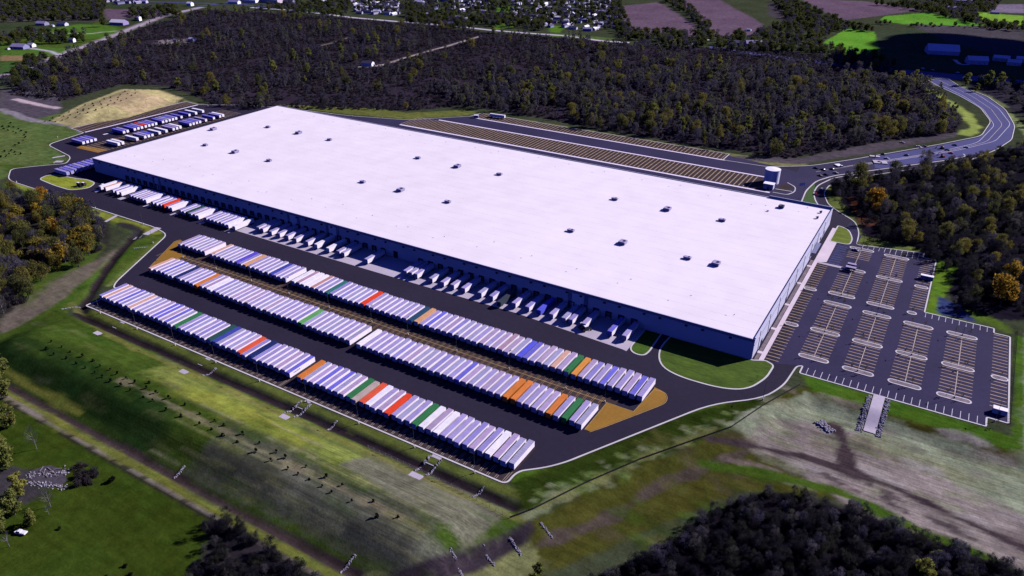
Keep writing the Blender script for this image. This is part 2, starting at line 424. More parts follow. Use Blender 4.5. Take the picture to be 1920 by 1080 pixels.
# bottom drainage channel and basin
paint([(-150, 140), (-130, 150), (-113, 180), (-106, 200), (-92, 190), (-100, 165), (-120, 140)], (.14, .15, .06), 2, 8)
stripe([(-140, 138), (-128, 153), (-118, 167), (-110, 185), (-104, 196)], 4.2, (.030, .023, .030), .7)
paint(BASIN[:8] + [(100, 480), (100, 340), (20, 290), (-40, 262), (-64, 225), (-90, 180), (-104, 190)], (.048, .050, .010), 3, 18)
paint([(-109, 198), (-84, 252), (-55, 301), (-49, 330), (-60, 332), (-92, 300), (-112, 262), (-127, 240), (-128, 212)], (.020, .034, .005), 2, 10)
paint([(-126, 212), (-110, 242), (-92, 275), (-72, 306), (-62, 318), (-70, 325), (-96, 290), (-116, 255), (-130, 232)], (.050, .095, .010), 1.5, 8)
for k in range(140):
    u_ = random.random(); bx_ = -112 + u_ * 56 + random.uniform(-5, 5); by_ = 208 + u_ * 100 + random.uniform(-6, 6); r_ = random.uniform(.6, 2.2)
    paint([(bx_ + r_ * 1.4 * math.cos(a / 8 * 6.283), by_ + r_ * math.sin(a / 8 * 6.283)) for a in range(8)], random.choice([(.16, .18, .10), (.10, .14, .04), (.02, .03, .006)]), 1.0, 5, soft=.4, amt=.7)
stripe([(-110, 200), (-100, 222)], 3.2, (.15, .165, .09), 2, .8, 6)
stripe([(-108, 205), (-84, 255), (-62, 295)], 2.2, (.13, .135, .05), 2, .7, 6)
stripe([(-100, 190), (-84, 215), (-70, 250), (-45, 290), (-30, 300), (30, 300)], 2.6, (.06, .045, .042), 2, .8)
paint([(-30, 350), (62, 350), (62, 362), (-38, 363)], (.045, .10, .010), 1.2, 10)
paint([(-58, 300), (-50, 322), (-33, 346), (64, 346), (76, 356), (90, 300), (20, 292), (-10, 296), (-35, 296)], PALE, 3, 12)
paint([(-48, 296), (-44, 316), (-26, 328), (-2, 330), (25, 318), (95, 305), (95, 268), (20, 278), (-15, 284), (-40, 290)], LILAC, 4, 14)
paint([(-20, 318), (0, 330), (18, 332), (60, 322), (40, 316), (0, 318)], (.15, .155, .085), 4, 10, amt=.7)
for k in range(90):
    bx_ = random.uniform(-45, 90); by_ = random.uniform(270, 350); r_ = random.uniform(1.5, 7)
    if by_ < 274 + abs(bx_ - 20) * .1: continue
    cc_ = random.choice([(.13, .15, .07), (.20, .21, .13), (.17, .13, .12), (.30, .27, .26), (.09, .08, .07)])
    paint([(bx_ + r_ * 2.2 * math.cos(a / 8 * 6.283), by_ + r_ * .6 * math.sin(a / 8 * 6.283)) for a in range(8)], cc_, 2.2, 6, soft=.6, amt=.55)
for k in range(60):
    bx_ = random.uniform(-100, -30); by_ = random.uniform(200, 300); r_ = random.uniform(1.5, 5)
    paint([(bx_ + r_ * 1.6 * math.cos(a / 8 * 6.283), by_ + r_ * .8 * math.sin(a / 8 * 6.283)) for a in range(8)], random.choice([(.03, .045, .008), (.075, .075, .02), (.06, .05, .03), (.045, .08, .01)]), 2.2, 6, soft=.6, amt=.5)
for k in range(70):
    bx_ = random.uniform(-440, -120); by_ = random.uniform(142, 198); r_ = random.uniform(1.5, 6)
    paint([(bx_ + r_ * 2 * math.cos(a / 8 * 6.283), by_ + r_ * .5 * math.sin(a / 8 * 6.283)) for a in range(8)], random.choice([(.03, .05, .01), (.11, .12, .04), (.08, .08, .05), (.05, .085, .012)]), 2.0, 6, soft=.6, amt=.3)
stripe([(-62, 286), (-40, 296), (-22, 300), (-5, 300), (15, 300), (40, 294), (80, 286)], 2.6, MUD, 1.6)
stripe([(-14, 330), (-9, 322), (-6, 314), (-4, 303)], 3.4, MUD, 1.8)
for a_, b_ in (((-2, 290), (4, 288)), ((12, 290), (22, 286)), ((-12, 292), (-4, 290)), ((8, 296), (20, 292)), ((30, 288), (48, 284))): stripe([a_, b_], 1.5, MUD, 1.6, .8, 5)
stripe([(-60, 270), (-35, 279), (-5, 284), (40, 276), (90, 270)], 3.0, (.045, .085, .010), 1.5)
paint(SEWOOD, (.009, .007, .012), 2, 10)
paint([(60, 355), (60, 470), (66, 470), (66, 350)], (.05, .10, .012), .8, 8)
paint([(64, 340), (66, 480), (100, 480), (100, 340)], (.17, .20, .12), 3, 10)
paint([(14, 470), (45, 476), (58, 468), (58, 480), (40, 490), (14, 486)], (.06, .10, .014), 2, 8)
paint([(13, 468), (13, 560), (26, 560), (24, 520), (20, 480), (30, 476)], (.08, .15, .014), 1.5, 8)
paint([(20, 474), (40, 476), (30, 492), (18, 500)], (.03, .04, .12), 1.5, 6)
paint([(-42, 556), (2, 560), (2, 572), (-38, 575), (-50, 610), (-64, 640), (-76, 690), (-84, 680), (-72, 630)], (.11, .14, .035), 2, 8)
# strips north of the yard
paint([(-590, 672), (-545, 676), (-500, 722), (-380, 724), (-180, 724), (-120, 728), (-120, 716), (-180, 719), (-470, 721), (-485, 700), (-530, 655), (-600, 635), (-690, 620), (-700, 626)], (.105, .120, .030), 2, 12)
paint([(-182, 724), (-176, 700), (-128, 700), (-110, 718), (-110, 730)], (.15, .155, .06), 1.5, 10)
paint(GP((1570, 302), (1640, 290), (1735, 276), (1760, 285), (1700, 304), (1620, 314), (1575, 320)), (.050, .040, .062), 2, 10)
paint(GP((1240, 290), (1370, 300), (1500, 308), (1640, 285), (1790, 258), (1800, 248), (1640, 268), (1500, 296)), (.075, .060, .075), 2, 14, amt=.9)
# verge of the winding road
stripe(GP((1722, 152), (1745, 170), (1785, 195), (1815, 215), (1828, 240), (1810, 252)), 7, (.24, .30, .07), 3, .95, 14)
stripe(GP((1700, 150), (1760, 160)), 8, (.16, .13, .13), 3, .9)
stripe(GP((1800, 160), (1850, 180), (1885, 200)), 5, (.13, .16, .06), 2, .9)
stripe(GP((1890, 215), (1920, 240), (1935, 262)), 6, (.17, .21, .08), 2, .9)

mow = np.zeros((X.size, 3))
def mask(ch, poly, v=1.0, soft=4.0):
    p = np.array(poly); m = np.where((X > p[:, 0].min()) & (X < p[:, 0].max()) & (Y > p[:, 1].min()) & (Y < p[:, 1].max()))[0]
    k = inside(X[m], Y[m], poly); m = m[k]; d = pdist(X[m], Y[m], poly)
    mow[m, ch] = np.maximum(mow[m, ch], v * sstep(0, soft, d))
mask(0, [(-300, 176), (-285, 190), (-170, 191), (-175, 176)]); mask(0, [(-225, 146), (-222, 160), (-205, 160), (-208, 146)], .6)
mask(1, [(-215, 145), (-215, 192), (-118, 192), (-118, 150)], 1, 8); mask(1, [(-330, 143), (-330, 160), (-215, 160), (-215, 143)], .5)
mask(1, [(-50, 296), (-44, 330), (-30, 348), (64, 348), (95, 330), (95, 268), (20, 278)], .7); mask(1, [(-105, 330), (-90, 362), (-56, 362), (-54, 335), (-80, 328)], .8)
mask(1, [(-112, 205), (-60, 300), (-52, 320), (-80, 300), (-125, 245), (-125, 212)], .6)
mask(0, [(-480, 60), (-480, 130), (-160, 130), (-120, 60)], .25)
sh = 1 + vnoise(X, Y, 40, 77) * .28 + vnoise(X, Y, 9, 78) * .18
colr = np.clip(colr * sh[:, None], 0, 1)
me = bpy.data.meshes.new('ground')
me.vertices.add(X.size); me.vertices.foreach_set('co', np.stack([X, Y, Z], 1).astype(np.float32).ravel())
ii = (np.arange(NY - 1)[:, None] * NX + np.arange(NX - 1)[None, :]).ravel()
quads = np.stack([ii, ii + 1, ii + 1 + NX, ii + NX], 1).astype(np.int32)
me.loops.add(quads.size); me.loops.foreach_set('vertex_index', quads.ravel())
me.polygons.add(len(quads)); me.polygons.foreach_set('loop_start', (np.arange(len(quads)) * 4).astype(np.int32))
me.update(calc_edges=True)
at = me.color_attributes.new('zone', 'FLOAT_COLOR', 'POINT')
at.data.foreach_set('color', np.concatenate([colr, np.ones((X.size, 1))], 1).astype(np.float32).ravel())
a2 = me.color_attributes.new('mow', 'FLOAT_COLOR', 'POINT')
a2.data.foreach_set('color', np.concatenate([mow, np.ones((X.size, 1))], 1).astype(np.float32).ravel())
me.polygons.foreach_set('use_smooth', np.ones(len(quads), bool))

def ground_material():
    m = bpy.data.materials.new('ground_cover'); m.use_nodes = True
    t = m.node_tree; t.nodes.clear(); L = t.links.new
    out = t.nodes.new('ShaderNodeOutputMaterial'); p = t.nodes.new('ShaderNodeBsdfPrincipled')
    p.inputs['Roughness'].default_value = 1; p.inputs['Specular IOR Level'].default_value = 0
    L(p.outputs[0], out.inputs[0])
    a = t.nodes.new('ShaderNodeAttribute'); a.attribute_name = 'zone'
    g = t.nodes.new('ShaderNodeNewGeometry')
    def nz(sc, lo, hi, st=None):
        src = g.outputs['Position']
        if st:
            mp = t.nodes.new('ShaderNodeMapping'); mp.inputs['Scale'].default_value = st; L(src, mp.inputs[0]); src = mp.outputs[0]
        n = t.nodes.new('ShaderNodeTexNoise'); n.inputs['Scale'].default_value = sc; n.inputs['Detail'].default_value = 8; n.inputs['Roughness'].default_value = .65
        L(src, n.inputs['Vector'])
        r = t.nodes.new('ShaderNodeMapRange'); r.inputs[1].default_value = .3; r.inputs[2].default_value = .7; r.inputs[3].default_value = lo; r.inputs[4].default_value = hi
        L(n.outputs[0], r.inputs[0]); return r.outputs[0]
    f1 = nz(.9, .80, 1.20); f2 = nz(.16, .68, 1.32); f3 = nz(.35, .80, 1.20, (.12, 1, 1))
    m1 = t.nodes.new('ShaderNodeMath'); m1.operation = 'MULTIPLY'; L(f1, m1.inputs[0]); L(f2, m1.inputs[1])
    m2 = t.nodes.new('ShaderNodeMath'); m2.operation = 'MULTIPLY'; L(m1.outputs[0], m2.inputs[0]); L(f3, m2.inputs[1])
    a2 = t.nodes.new('ShaderNodeAttribute'); a2.attribute_name = 'mow'; sp = t.nodes.new('ShaderNodeSeparateColor'); L(a2.outputs['Color'], sp.inputs[0])
    cur = m2.outputs[0]
    for ch, ax, sc, am in ((0, 'X', .42, .42), (1, 'Y', .28, .40)):
        if ch == 1:
            r_o = nz(1.1, -.42, .42, (.035, 1, 1)); k1 = t.nodes.new('ShaderNodeMath'); k1.operation = 'MULTIPLY_ADD'; L(r_o, k1.inputs[0]); L(sp.outputs[ch], k1.inputs[1]); k1.inputs[2].default_value = 1.0
            k2 = t.nodes.new('ShaderNodeMath'); k2.operation = 'MULTIPLY'; L(cur, k2.inputs[0]); L(k1.outputs[0], k2.inputs[1]); cur = k2.outputs[0]; continue
        w = t.nodes.new('ShaderNodeTexWave'); w.bands_direction = ax; w.inputs['Scale'].default_value = sc; w.inputs['Distortion'].default_value = 1.6; w.inputs['Detail'].default_value = 3; w.inputs['Detail Scale'].default_value = .12
        L(g.outputs['Position'], w.inputs['Vector'])
        r = t.nodes.new('ShaderNodeMapRange'); r.inputs[3].default_value = -am * .7; r.inputs[4].default_value = am; L(w.outputs['Fac'], r.inputs[0])
        k1 = t.nodes.new('ShaderNodeMath'); k1.operation = 'MULTIPLY_ADD'; L(r.outputs[0], k1.inputs[0]); L(sp.outputs[ch], k1.inputs[1]); k1.inputs[2].default_value = 1.0
        k2 = t.nodes.new('ShaderNodeMath'); k2.operation = 'MULTIPLY'; L(cur, k2.inputs[0]); L(k1.outputs[0], k2.inputs[1]); cur = k2.outputs[0]
    v = t.nodes.new('ShaderNodeVectorMath'); v.operation = 'SCALE'; L(a.outputs['Color'], v.inputs[0]); L(cur, v.inputs[3])
    hs = t.nodes.new('ShaderNodeHueSaturation'); L(v.outputs[0], hs.inputs['Color']); L(nz(.05, .485, .515), hs.inputs['Hue'])
    L(hs.outputs[0], p.inputs['Base Color'])
    b = t.nodes.new('ShaderNodeBump'); b.inputs['Strength'].default_value = .3; b.inputs['Distance'].default_value = .4; L(m1.outputs[0], b.inputs['Height']); L(b.outputs[0], p.inputs['Normal'])
    return m
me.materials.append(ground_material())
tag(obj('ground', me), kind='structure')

# ------------------------------------------------------------------ flat sheets, kerbs, lines
def rnd(pts, r=5.0, closed=True, seg=5):
    out = []; n = len(pts)
    for i in range(n):
        p = Vector(pts[i][:2]); rr = pts[i][2] if len(pts[i]) > 2 else r
        if (not closed and i in (0, n - 1)) or rr <= 0: out.append(tuple(p)); continue
        a = Vector(pts[i - 1][:2]); b = Vector(pts[(i + 1) % n][:2])
        da = a - p; db = b - p
        ra = min(rr, da.length * .49); rb = min(rr, db.length * .49)
        p0 = p + da.normalized() * ra; p1 = p + db.normalized() * rb
        for k in range(seg + 1):
            t = k / seg; q = p0 * (1 - t) ** 2 + p * (2 * t * (1 - t)) + p1 * t * t; out.append(tuple(q))
    return out

def sheet(name, pts, z, m, parent=None, kind='structure', depth=0.0):
    mb = MB(); vv = [Vector((p[0], p[1], 0)) for p in pts]
    tris = tessellate_polygon([vv])
    mb.v = [(p[0], p[1], z) for p in pts]
    for t in tris:
        a, b, c = [vv[i] for i in t]
        if (b - a).cross(c - a).z < 0: t = (t[0], t[2], t[1])
        mb.f.append(tuple(t)); mb.m.append(0)
    if depth:
        n = len(pts); mb.v += [(p[0], p[1], z - depth) for p in pts]
        for i in range(n):
            j = (i + 1) % n; mb.f.append((i, j, n + j, n + i)); mb.m.append(0)
    o = mb.build(name, m, parent)
    if kind and parent is None: o['kind'] = kind
    return o

def strip(mb, pts, w, z0, z1, closed=False, mi=0, ground=False):
    """box-section ribbon along a polyline"""
    n = len(pts); P = [Vector(p[:2]) for p in pts]; L_, R_ = [], []
    for i in range(n):
        a = P[i - 1] if (i > 0 or closed) else P[i]; b = P[(i + 1) % n] if (i < n - 1 or closed) else P[i]
        d = (b - a)
        if d.length < 1e-6: d = Vector((1, 0))
        d.normalize(); nn = Vector((-d.y, d.x)) * (w / 2)
        L_.append(P[i] + nn); R_.append(P[i] - nn)
    base = len(mb.v)
    for l, r in zip(L_, R_):
        g1 = T(l.x, l.y) if ground else 0; g2 = T(r.x, r.y) if ground else 0
        mb.v += [(l.x, l.y, z1 + g1), (r.x, r.y, z1 + g2), (l.x, l.y, z0 + g1), (r.x, r.y, z0 + g2)]
    for i in range(n if closed else n - 1):
        a = base + 4 * i; b = base + 4 * ((i + 1) % n)
        for q in ((a, a + 1, b + 1, b), (a + 2, a, b, b + 2), (a + 1, a + 3, b + 3, b + 1)):
            mb.f.append(q); mb.m.append(mi)

def kerb(pts, w=.8, closed=True, m='kerb', h=.15, name='kerb'):
    mb = MB(); strip(mb, pts, w, 0.0, .06 + h, closed)
    return tag(mb.build(name, M[m]), kind='structure')

YARD = rnd([G(160, 573) + (2,), (-421, 210.0, 2), (-127.6, 210.0, 3), (-127.6, 219.5, 4), (-118, 228, 8), (-112, 236, 8)] +
           [G(*p) + (r,) for p, r in (((1085, 857), 8), ((1200, 811), 8), ((1335, 757), 14), ((1430, 748), 14), ((1470, 722), 6))] +
           [(-41.0, 369.5, 3), (-38.2, 371.5, 1), (-38.2, 363.6, 1), (48.6, 363.6, 1), (48.6, 372.0, 1), (57.8, 372.0, 1), (57.8, 465.5, 1), (49.6, 465.5, 1), (49.6, 471.5, 1), (12.6, 471.5, .5),
            (12.6, 557.5, 1), (4.2, 557.5, 1), (4.2, 566.0, 1), (-39.5, 556.5, 2)] +
           [G(*p) + (r,) for p, r in (((1611, 437), 8), ((1604, 416), 8), ((1580, 402), 8), ((1553, 384), 8), ((1544, 362), 8), ((1556, 346), 8), ((1600, 334), 8), ((1700, 319), 8), ((1812, 303), 8), ((1868, 281), 14), ((1897, 262), 10), ((1903, 236), 14), ((1885, 205), 14), ((1850, 180), 14), ((1800, 162), 14), ((1775, 146), 5), ((1740, 150), 5), ((1760, 162), 14), ((1800, 180), 14), ((1838, 202), 14), ((1858, 228), 12), ((1840, 255), 12), ((1760, 271), 10), ((1600, 299), 10), ((1520, 311), 10), ((1440, 313), 6))] +
           [(-182, 699.0, 1), (-182, 720.5, .5), (-472, 720.5, 1), (-476, 702, 2), (-528, 651, 10), (-596, 630, 14), (-690, 616, 14), (-741, 596, 16), (-780, 573.5, 1), (-805, 575.5, 1), (-810, 434, 1), (-783, 431.5, 3), (-774, 387, 9), (-716, 376.5, 9), (-701, 362, 6), (-716, 345, 6), (-729, 327, 6), (-701, 309, 12), (-500, 309.5, 6), G(314, 440) + (7,), G(216, 530) + (8,), G(213, 540) + (2,), (-428.5, 236, .5), (-428.5, 222, .5)], 5)
sheet('yard_pavement', YARD, .05, M['asphalt'])
kb = MB(); strip(kb, YARD, .8, 0, .2, True); tag(kb.build('kerb', M['kerb']), kind='structure')

# employee car park and road surfaces over the yard sheet
sheet('car_park_pavement', [(-52, 366), (-38, 372), (-37.7, 364.2), (48.1, 364.2), (48.1, 372.5), (57.3, 372.5), (57.3, 465.0), (49.1, 465.0), (49.1, 471.0), (12.1, 471.0), (12.1, 557.0), (3.8, 557.0), (3.8, 565.0), (-39.2, 556.0), (-39, 575), (-51, 600), (-52, 560)], .07, M['asphalt_lot'])
RD = rnd([G(*p) for p in ((1640, 293.5), (1700, 284), (1760, 273), (1840, 257), (1861, 228), (1840, 203), (1802, 182), (1762, 163), (1743, 151), (1774, 147), (1799, 163), (1848, 181), (1883, 206), (1901, 236), (1895, 262), (1866, 280), (1808, 294), (1700, 309), (1640, 318))], 10)
sheet('access_road', RD, .078, M['road'])
sheet('access_road', [G(*p) for p in ((1500, 313), (1545, 308), (1600, 300), (1642, 293.3), (1642, 317.8), (1600, 323), (1560, 329), (1535, 339), (1510, 350), (1500, 372), (1470, 365))], .073, M['asphalt_lot'])
sheet('highway', rnd(GP((1330, 86), (1450, 103), (1600, 121), (1700, 131), (1850, 144), (1990, 158), (1990, 166), (1850, 153), (1740, 146), (1690, 137), (1590, 126), (1450, 108), (1330, 90)), 5), .09, M['road'])
sheet('north_yard_pavement', [(-655, 588), (-655, 614), (-596, 628), (-528, 649), (-484, 694), (-474, 698), (-182, 698), (-181, 715), (-130, 706), (-112, 700), (-98, 690), (-90, 660), (-76, 620), (-66, 588)], .068, M['asphalt_lot'])
# median kerbs by the access road
kb = MB()
strip(kb, rnd(GP((1503, 378), (1511, 358), (1530, 340), (1562, 330), (1620, 322), (1700, 311), (1780, 300), (1812, 293), (1806, 289)), 8, False), 1.1, .06, .26)
strip(kb, rnd(GP((1540, 392), (1529, 378), (1525, 362), (1533, 348), (1562, 334), (1620, 325)), 8, False), 1.0, .06, .25)
tag(kb.build('kerb', M['kerb']), kind='structure')
sheet('lawn_verge', rnd(GP((1505, 378), (1513, 359), (1528, 344), (1527, 362), (1529, 378), (1534, 388)), 2), .16, mat('lawn_triangle', (.03, .075, .008), .95, .4, .5))

# white concrete strips in the rear yard, stall fields
for nm, x0, x1, y0, y1 in (('concrete_strip', -522, -121, 631.2, 634.0), ('concrete_strip', -497, -135, 669.6, 672.0), ('concrete_strip', -470, -180, 698.0, 700.2)):
    sheet(nm, [(x0, y0), (x1, y0), (x1, y1), (x0, y1)], .12, M['strip'])
sheet('stall_field', [(-527, 634.2), (-125, 634.2), (-137, 669.4), (-493, 669.4)], .09, M['asphalt_brown'])
sheet('stall_field', [(-470, 700.4), (-182, 700.4), (-182, 720), (-470, 720)], .09, M['asphalt_brown'])
sheet('stall_field', [(-809, 435), (-785, 433), (-781.5, 572), (-804, 574)], .09, M['asphalt_brown'])
sheet('concrete_strip', [(-785, 433), (-782.6, 433), (-778.6, 572.5), (-781, 572.5)], .12, M['strip'])
sheet('concrete_strip', [(-761, 438), (-758.4, 438), (-757, 449), (-759.6, 449)], .12, M['strip'])
sheet('stall_field', [(-738, 400), (-704, 402), (-704, 560), (-738, 560)], .09, M['asphalt_brown'])
sheet('painted_pavement', [(-740, 396), (-707, 398), (-707, 409), (-742, 403)], .10, M['orange'])
sheet('stall_field', [(-434, 277.5), (-115.5, 277.5), (-107, 294.5), (-453, 294.5)], .09, M['asphalt_brown'])
sheet('stall_field', [(-420.5, 210.6), (-128.2, 210.6), (-128.2, 237), (-427, 237)], .08, M['asphalt_brown'])
# orange painted gores
sheet('painted_pavement', rnd([(-99.5, 311), (-92.5, 309.5, 4), (-89.5, 302, 5), (-93, 295, 5), (-108, 268, 3), (-112.4, 261, 1), (-115.3, 261.5), (-114.9, 286), (-100.6, 286.4), (-99.0, 309)], .5), .11, M['orange'])
sheet('painted_pavement', rnd([(-463.5, 304.5, 2), (-458, 303, 1), (-455, 290, 1), (-436.5, 288.5, 1), (-438, 277, .5), (-438, 264, 1), (-443.5, 265, 2), (-465, 301, 2)], 1), .11, M['orange'])
kb = MB()
strip(kb, rnd([(-99.0, 309), (-92.2, 309.8, 4), (-89.1, 302, 5), (-92.6, 295, 5), (-107.7, 267.8, 3), (-112.2, 260.6, 1)], .5, False), .35, .11, .125)
strip(kb, rnd([(-114.9, 261), (-114.9, 286.2, 0), (-100.6, 286.2, 0), (-98.9, 309)], .5, False), .35, .11, .126)
strip(kb, rnd([(-463.8, 304.8), (-465.4, 301, 2), (-443.6, 264.6, 1), (-438, 263.6)], 1, False), .35, .11, .125)
tag(kb.build('road_marking', M['lineyellow']), kind='structure')
# dock aprons
sheet('dock_apron', [(-445.2, 337.4), (-300, 338.6), (-200, 340), (-128, 336), (-125.6, 335.4), (-125.6, 363), (-445.2, 363)], .10, M['concrete'])
for k, xx in enumerate((-612.5, -578.5, -545.5, -512, -480, -449)):
    sheet('landing_pad', [(xx, 331.5), (xx + 5, 331.5), (xx + 5, 336.5), (xx, 336.5)], .10, M['concrete'])

# stall lines (one sheet of paint per field)
lm = MB()
for i in range(0, 74):
    x = -429.6 + 4.11 * i
    for dx in (-.45, .45): lm.box(x + dx - .09, x + dx + .09, 211, 218, .085, .095)
tag(lm.build('road_marking', M['linepaint']), kind='structure')
lm = MB()
for i in range(0, 84):
    x = -455 + 4.11 * i
    if x > -116: break
    for dx in (-.45, .45): lm.box(x + dx - .07, x + dx + .07, 277.8, 294.2, .095, .105)
lm.box(-436, -104, 286.0, 286.35, .095, .108)
tag(lm.build('road_marking', M['lineyellow']), kind='structure')
lm = MB()
for i in range(0, 97):
    x = -523 + 4.11 * i
    if -138 < x: break
    lm.box(x - .45, x + .45, 635, 669, .095, .105)
for i in range(0, 70):
    x = -468 + 4.11 * i
    lm.box(x - .4, x + .4, 701, 719.5, .095, .105)
tag(lm.build('road_marking', M['linedim']), kind='structure')
lm = MB()
for i in range(0, 34):
    y = 436 + 4.11 * i
    lm.box(-808, -786, y - .3, y + .3, .095, .105)
    if y > 402: lm.box(-737, -705, y - .3, y + .3, .095, .105)
for i in range(0, 9): lm.box(-738, -706, 402 + 4.11 * i - .3, 402 + 4.11 * i + .3, .103, .11)
tag(lm.build('road_marking', M['linedim']), kind='structure')
# car park lines
lm = MB(); ly = MB()
SEGS = {-35: ((384.5, 413.8), (417, 452.5), (470, 508.5), (513.5, 546.5)), -12: ((384.5, 412.8), (416.2, 450.8), (469.5, 506.5), (511.5, 546.5)),
        11: ((384.5, 412.8), (416.2, 450.8)), 34: ((384.8, 412.8), (416.2, 450.8))}
for cx, segs in SEGS.items():
    for a, b in segs:
        if cx == -35 and a > 510: ly.box(cx - .18, cx + .18, a, a + 34, .085, .095)
        else: ly.box(cx - .2, cx + .2, a, b, .085, .095)
        n = int((b - a) / 3.62)
        for k in range(n + 1):
            y = a + (b - a) * (k + .5) / (n + 1)
            if cx == -35 and a > 510 and k < 5: continue
            lm.box(cx - 7.6, cx - .3, y - .3, y + .3, .085, .095); lm.box(cx + .3, cx + 7.6, y - .3, y + .3, .085, .095)
for y in np.arange(384, 464, 3.62):
    if not 411.5 < y < 416.5: lm.box(49.6, 56.9, y - .3, y + .3, .085, .095)
for y in np.arange(369, 510, 3.62):
    if (411.5 < y < 416) or (463 < y < 470): continue
    lm.box(-57.5, -50.5, y - .3, y + .3, .085, .095)
for y in np.arange(474, 556, 3.62):
    if 505 < y < 511: continue
    lm.box(3.8, 11.8, y - .3, y + .3, .085, .095)
tag(lm.build('road_marking', M['linedim']), kind='structure'); tag(ly.build('road_marking', M['linepaint']), kind='structure')
lm = MB()
for k in range(23): lm.box(-35.1 + 3.63 * k - .13, -35.1 + 3.63 * k + .13, 364.4, 371, .085, .095)
for k in range(10): lm.box(13.5 + 3.63 * k - .12, 13.5 + 3.63 * k + .12, 465, 471, .085, .095)
for k in range(11): lm.box(-35.0 + 3.63 * k - .12, -35.0 + 3.63 * k + .12, 552.5, 557.5 + k * .8, .085, .095)
tag(lm.build('road_marking', M['linewhite']), kind='structure')
lm = MB()
for k in range(9):
    y = 514 + 4.1 * k
    lm.box(-52, -43.5, y - .14, y + .14, .085, .095); lm.box(-51, -44.5, y + 1.2, y + 1.4, .085, .095)
tag(lm.build('road_marking', M['lineblue']), kind='structure')
# access road centre and edge lines
lm = MB()
cl = rnd(GP((1530, 322), (1600, 311), (1700, 296), (1780, 283), (1850, 266), (1880, 234), (1858, 204), (1822, 180), (1780, 160), (1760, 150)), 12, False)
strip(lm, cl, .5, .08, .09)
tag(lm.build('road_marking', M['linepaint']), kind='structure')
lm = MB()
for d in (-14, 14):
    strip(lm, rnd([(p[0] + d * .55, p[1] + d * .55) for p in GP((1600, 311), (1700, 296), (1780, 283), (1850, 266), (1880, 234), (1858, 204), (1822, 180), (1780, 160))], 12, False), .45, .08, .089)
tag(lm.build('road_marking', M['linewhite']), kind='structure')

# car park islands: kerb + mulch, one thing each
def stadium(x0, x1, y, h=1.9, n=6):
    p = []
    for k in range(n + 1): a = -math.pi / 2 + math.pi * k / n; p.append((x1 - h + h * math.cos(a), y + h * math.sin(a)))
    for k in range(n + 1): a = math.pi / 2 + math.pi * k / n; p.append((x0 + h + h * math.cos(a), y + h * math.sin(a)))
    return p
ISL = [(-42.8, -27, 549.4), (-35.2, -27, 510.5), (-42.7, -27, 468.2), (-19.7, -4, 548.4), (-19.7, -4, 508.8), (-42.8, -26.9, 453.9), (-42.9, -27, 415.1), (-42.6, -27.1, 382.4),
       (-19.6, -4.1, 466.5), (-19.8, -4.2, 452.7), (-19.7, -4.1, 414.4), (-19.6, -4.2, 381.6), (3.1, 18.7, 451.9), (3.1, 18.7, 414.1), (3.1, 18.6, 381.4), (26.0, 41.5, 452.5), (26.0, 41.5, 414.4), (26, 41.5, 381.6),
       (49.6, 57.2, 414.0), (3.7, 11.5, 507.3), (3.5, 8.5, 466.5), (-57.6, -50, 414.0), (-57.6, -50, 466.5)]
PLACE = {-35: 'the first column of islands from the warehouse', -12: 'the second column of islands from the warehouse', 11: 'the third column of islands from the warehouse', 34: 'the fourth column of islands from the warehouse'}
ORD = 'first second third fourth fifth sixth seventh eighth ninth tenth eleventh twelfth thirteenth fourteenth fifteenth sixteenth seventeenth eighteenth nineteenth twentieth'.split()
TENS = {2: 'twenty', 3: 'thirty', 4: 'forty', 5: 'fifty', 6: 'sixty', 7: 'seventy', 8: 'eighty'}
def ordn(n):
    if n <= 20: return ORD[n - 1]
    t, u = divmod(n, 10)
    return (TENS[t][:-1] + 'ieth') if u == 0 else TENS[t] + '-' + ORD[u - 1]
percol = {}
for (x0, x1, y) in sorted(ISL, key=lambda s: s[2]):
    cx = (x0 + x1) / 2; col_ = min((-54, -35, -12, 11, 34, 53), key=lambda c: abs(c - cx))
    percol[col_] = percol.get(col_, 0) + 1
    where = {-54: 'against the warehouse walk', 53: 'on the outer edge'}.get(col_, 'in ' + PLACE.get(col_, ''))
    t = thing('parking_island', f'kerbed island {where}, {ordn(percol[col_])} from its lower end', 'traffic island', (cx, y, .05), 0, 'kerbed islands in the staff car park')
    st = [(p[0] - cx, p[1] - y) for p in stadium(x0, x1, y)]
    mb = MB(); strip(mb, st, .75, 0, .17, True); mb.build('kerb', M['kerb'], t)
    sheet('planting_bed', [(p[0] * .95, p[1] * .75) for p in st], .12, M['mulch'], t)

# grass islands in the yard
def grass_island(pts, label, mname, col):
    c = Vector((sum(p[0] for p in pts) / len(pts), sum(p[1] for p in pts) / len(pts)))
    t = thing('grass_island', label, 'lawn', (c.x, c.y, 0))
    q = [(p[0] - c.x, p[1] - c.y) for p in pts]
    sheet('lawn', q, .17, mat(mname, col, .95, .35, .25, .1, stretch=(.25, 1, 1), scale2=1.2, var2=.3, bump=.2), t)
    mb = MB(); strip(mb, q, .9, 0.05, .22, True); mb.build('kerb', M['kerb'], t)
grass_island(rnd([(-681, 325, 6), (-684.5, 335.5, 5), (-674, 340.5, 8), (-655, 342.5, 10), (-643, 346.5, 8), (-629, 345, 5), (-622, 334, 5), (-629, 323, 6), (-652, 322.5, 8)], 6), 'yellow-green lawn island ringed by white kerb near the two black tractors', 'yellowgreenlawn', (.20, .235, .022))  # bright yellow-green is this lawn's own grass colour
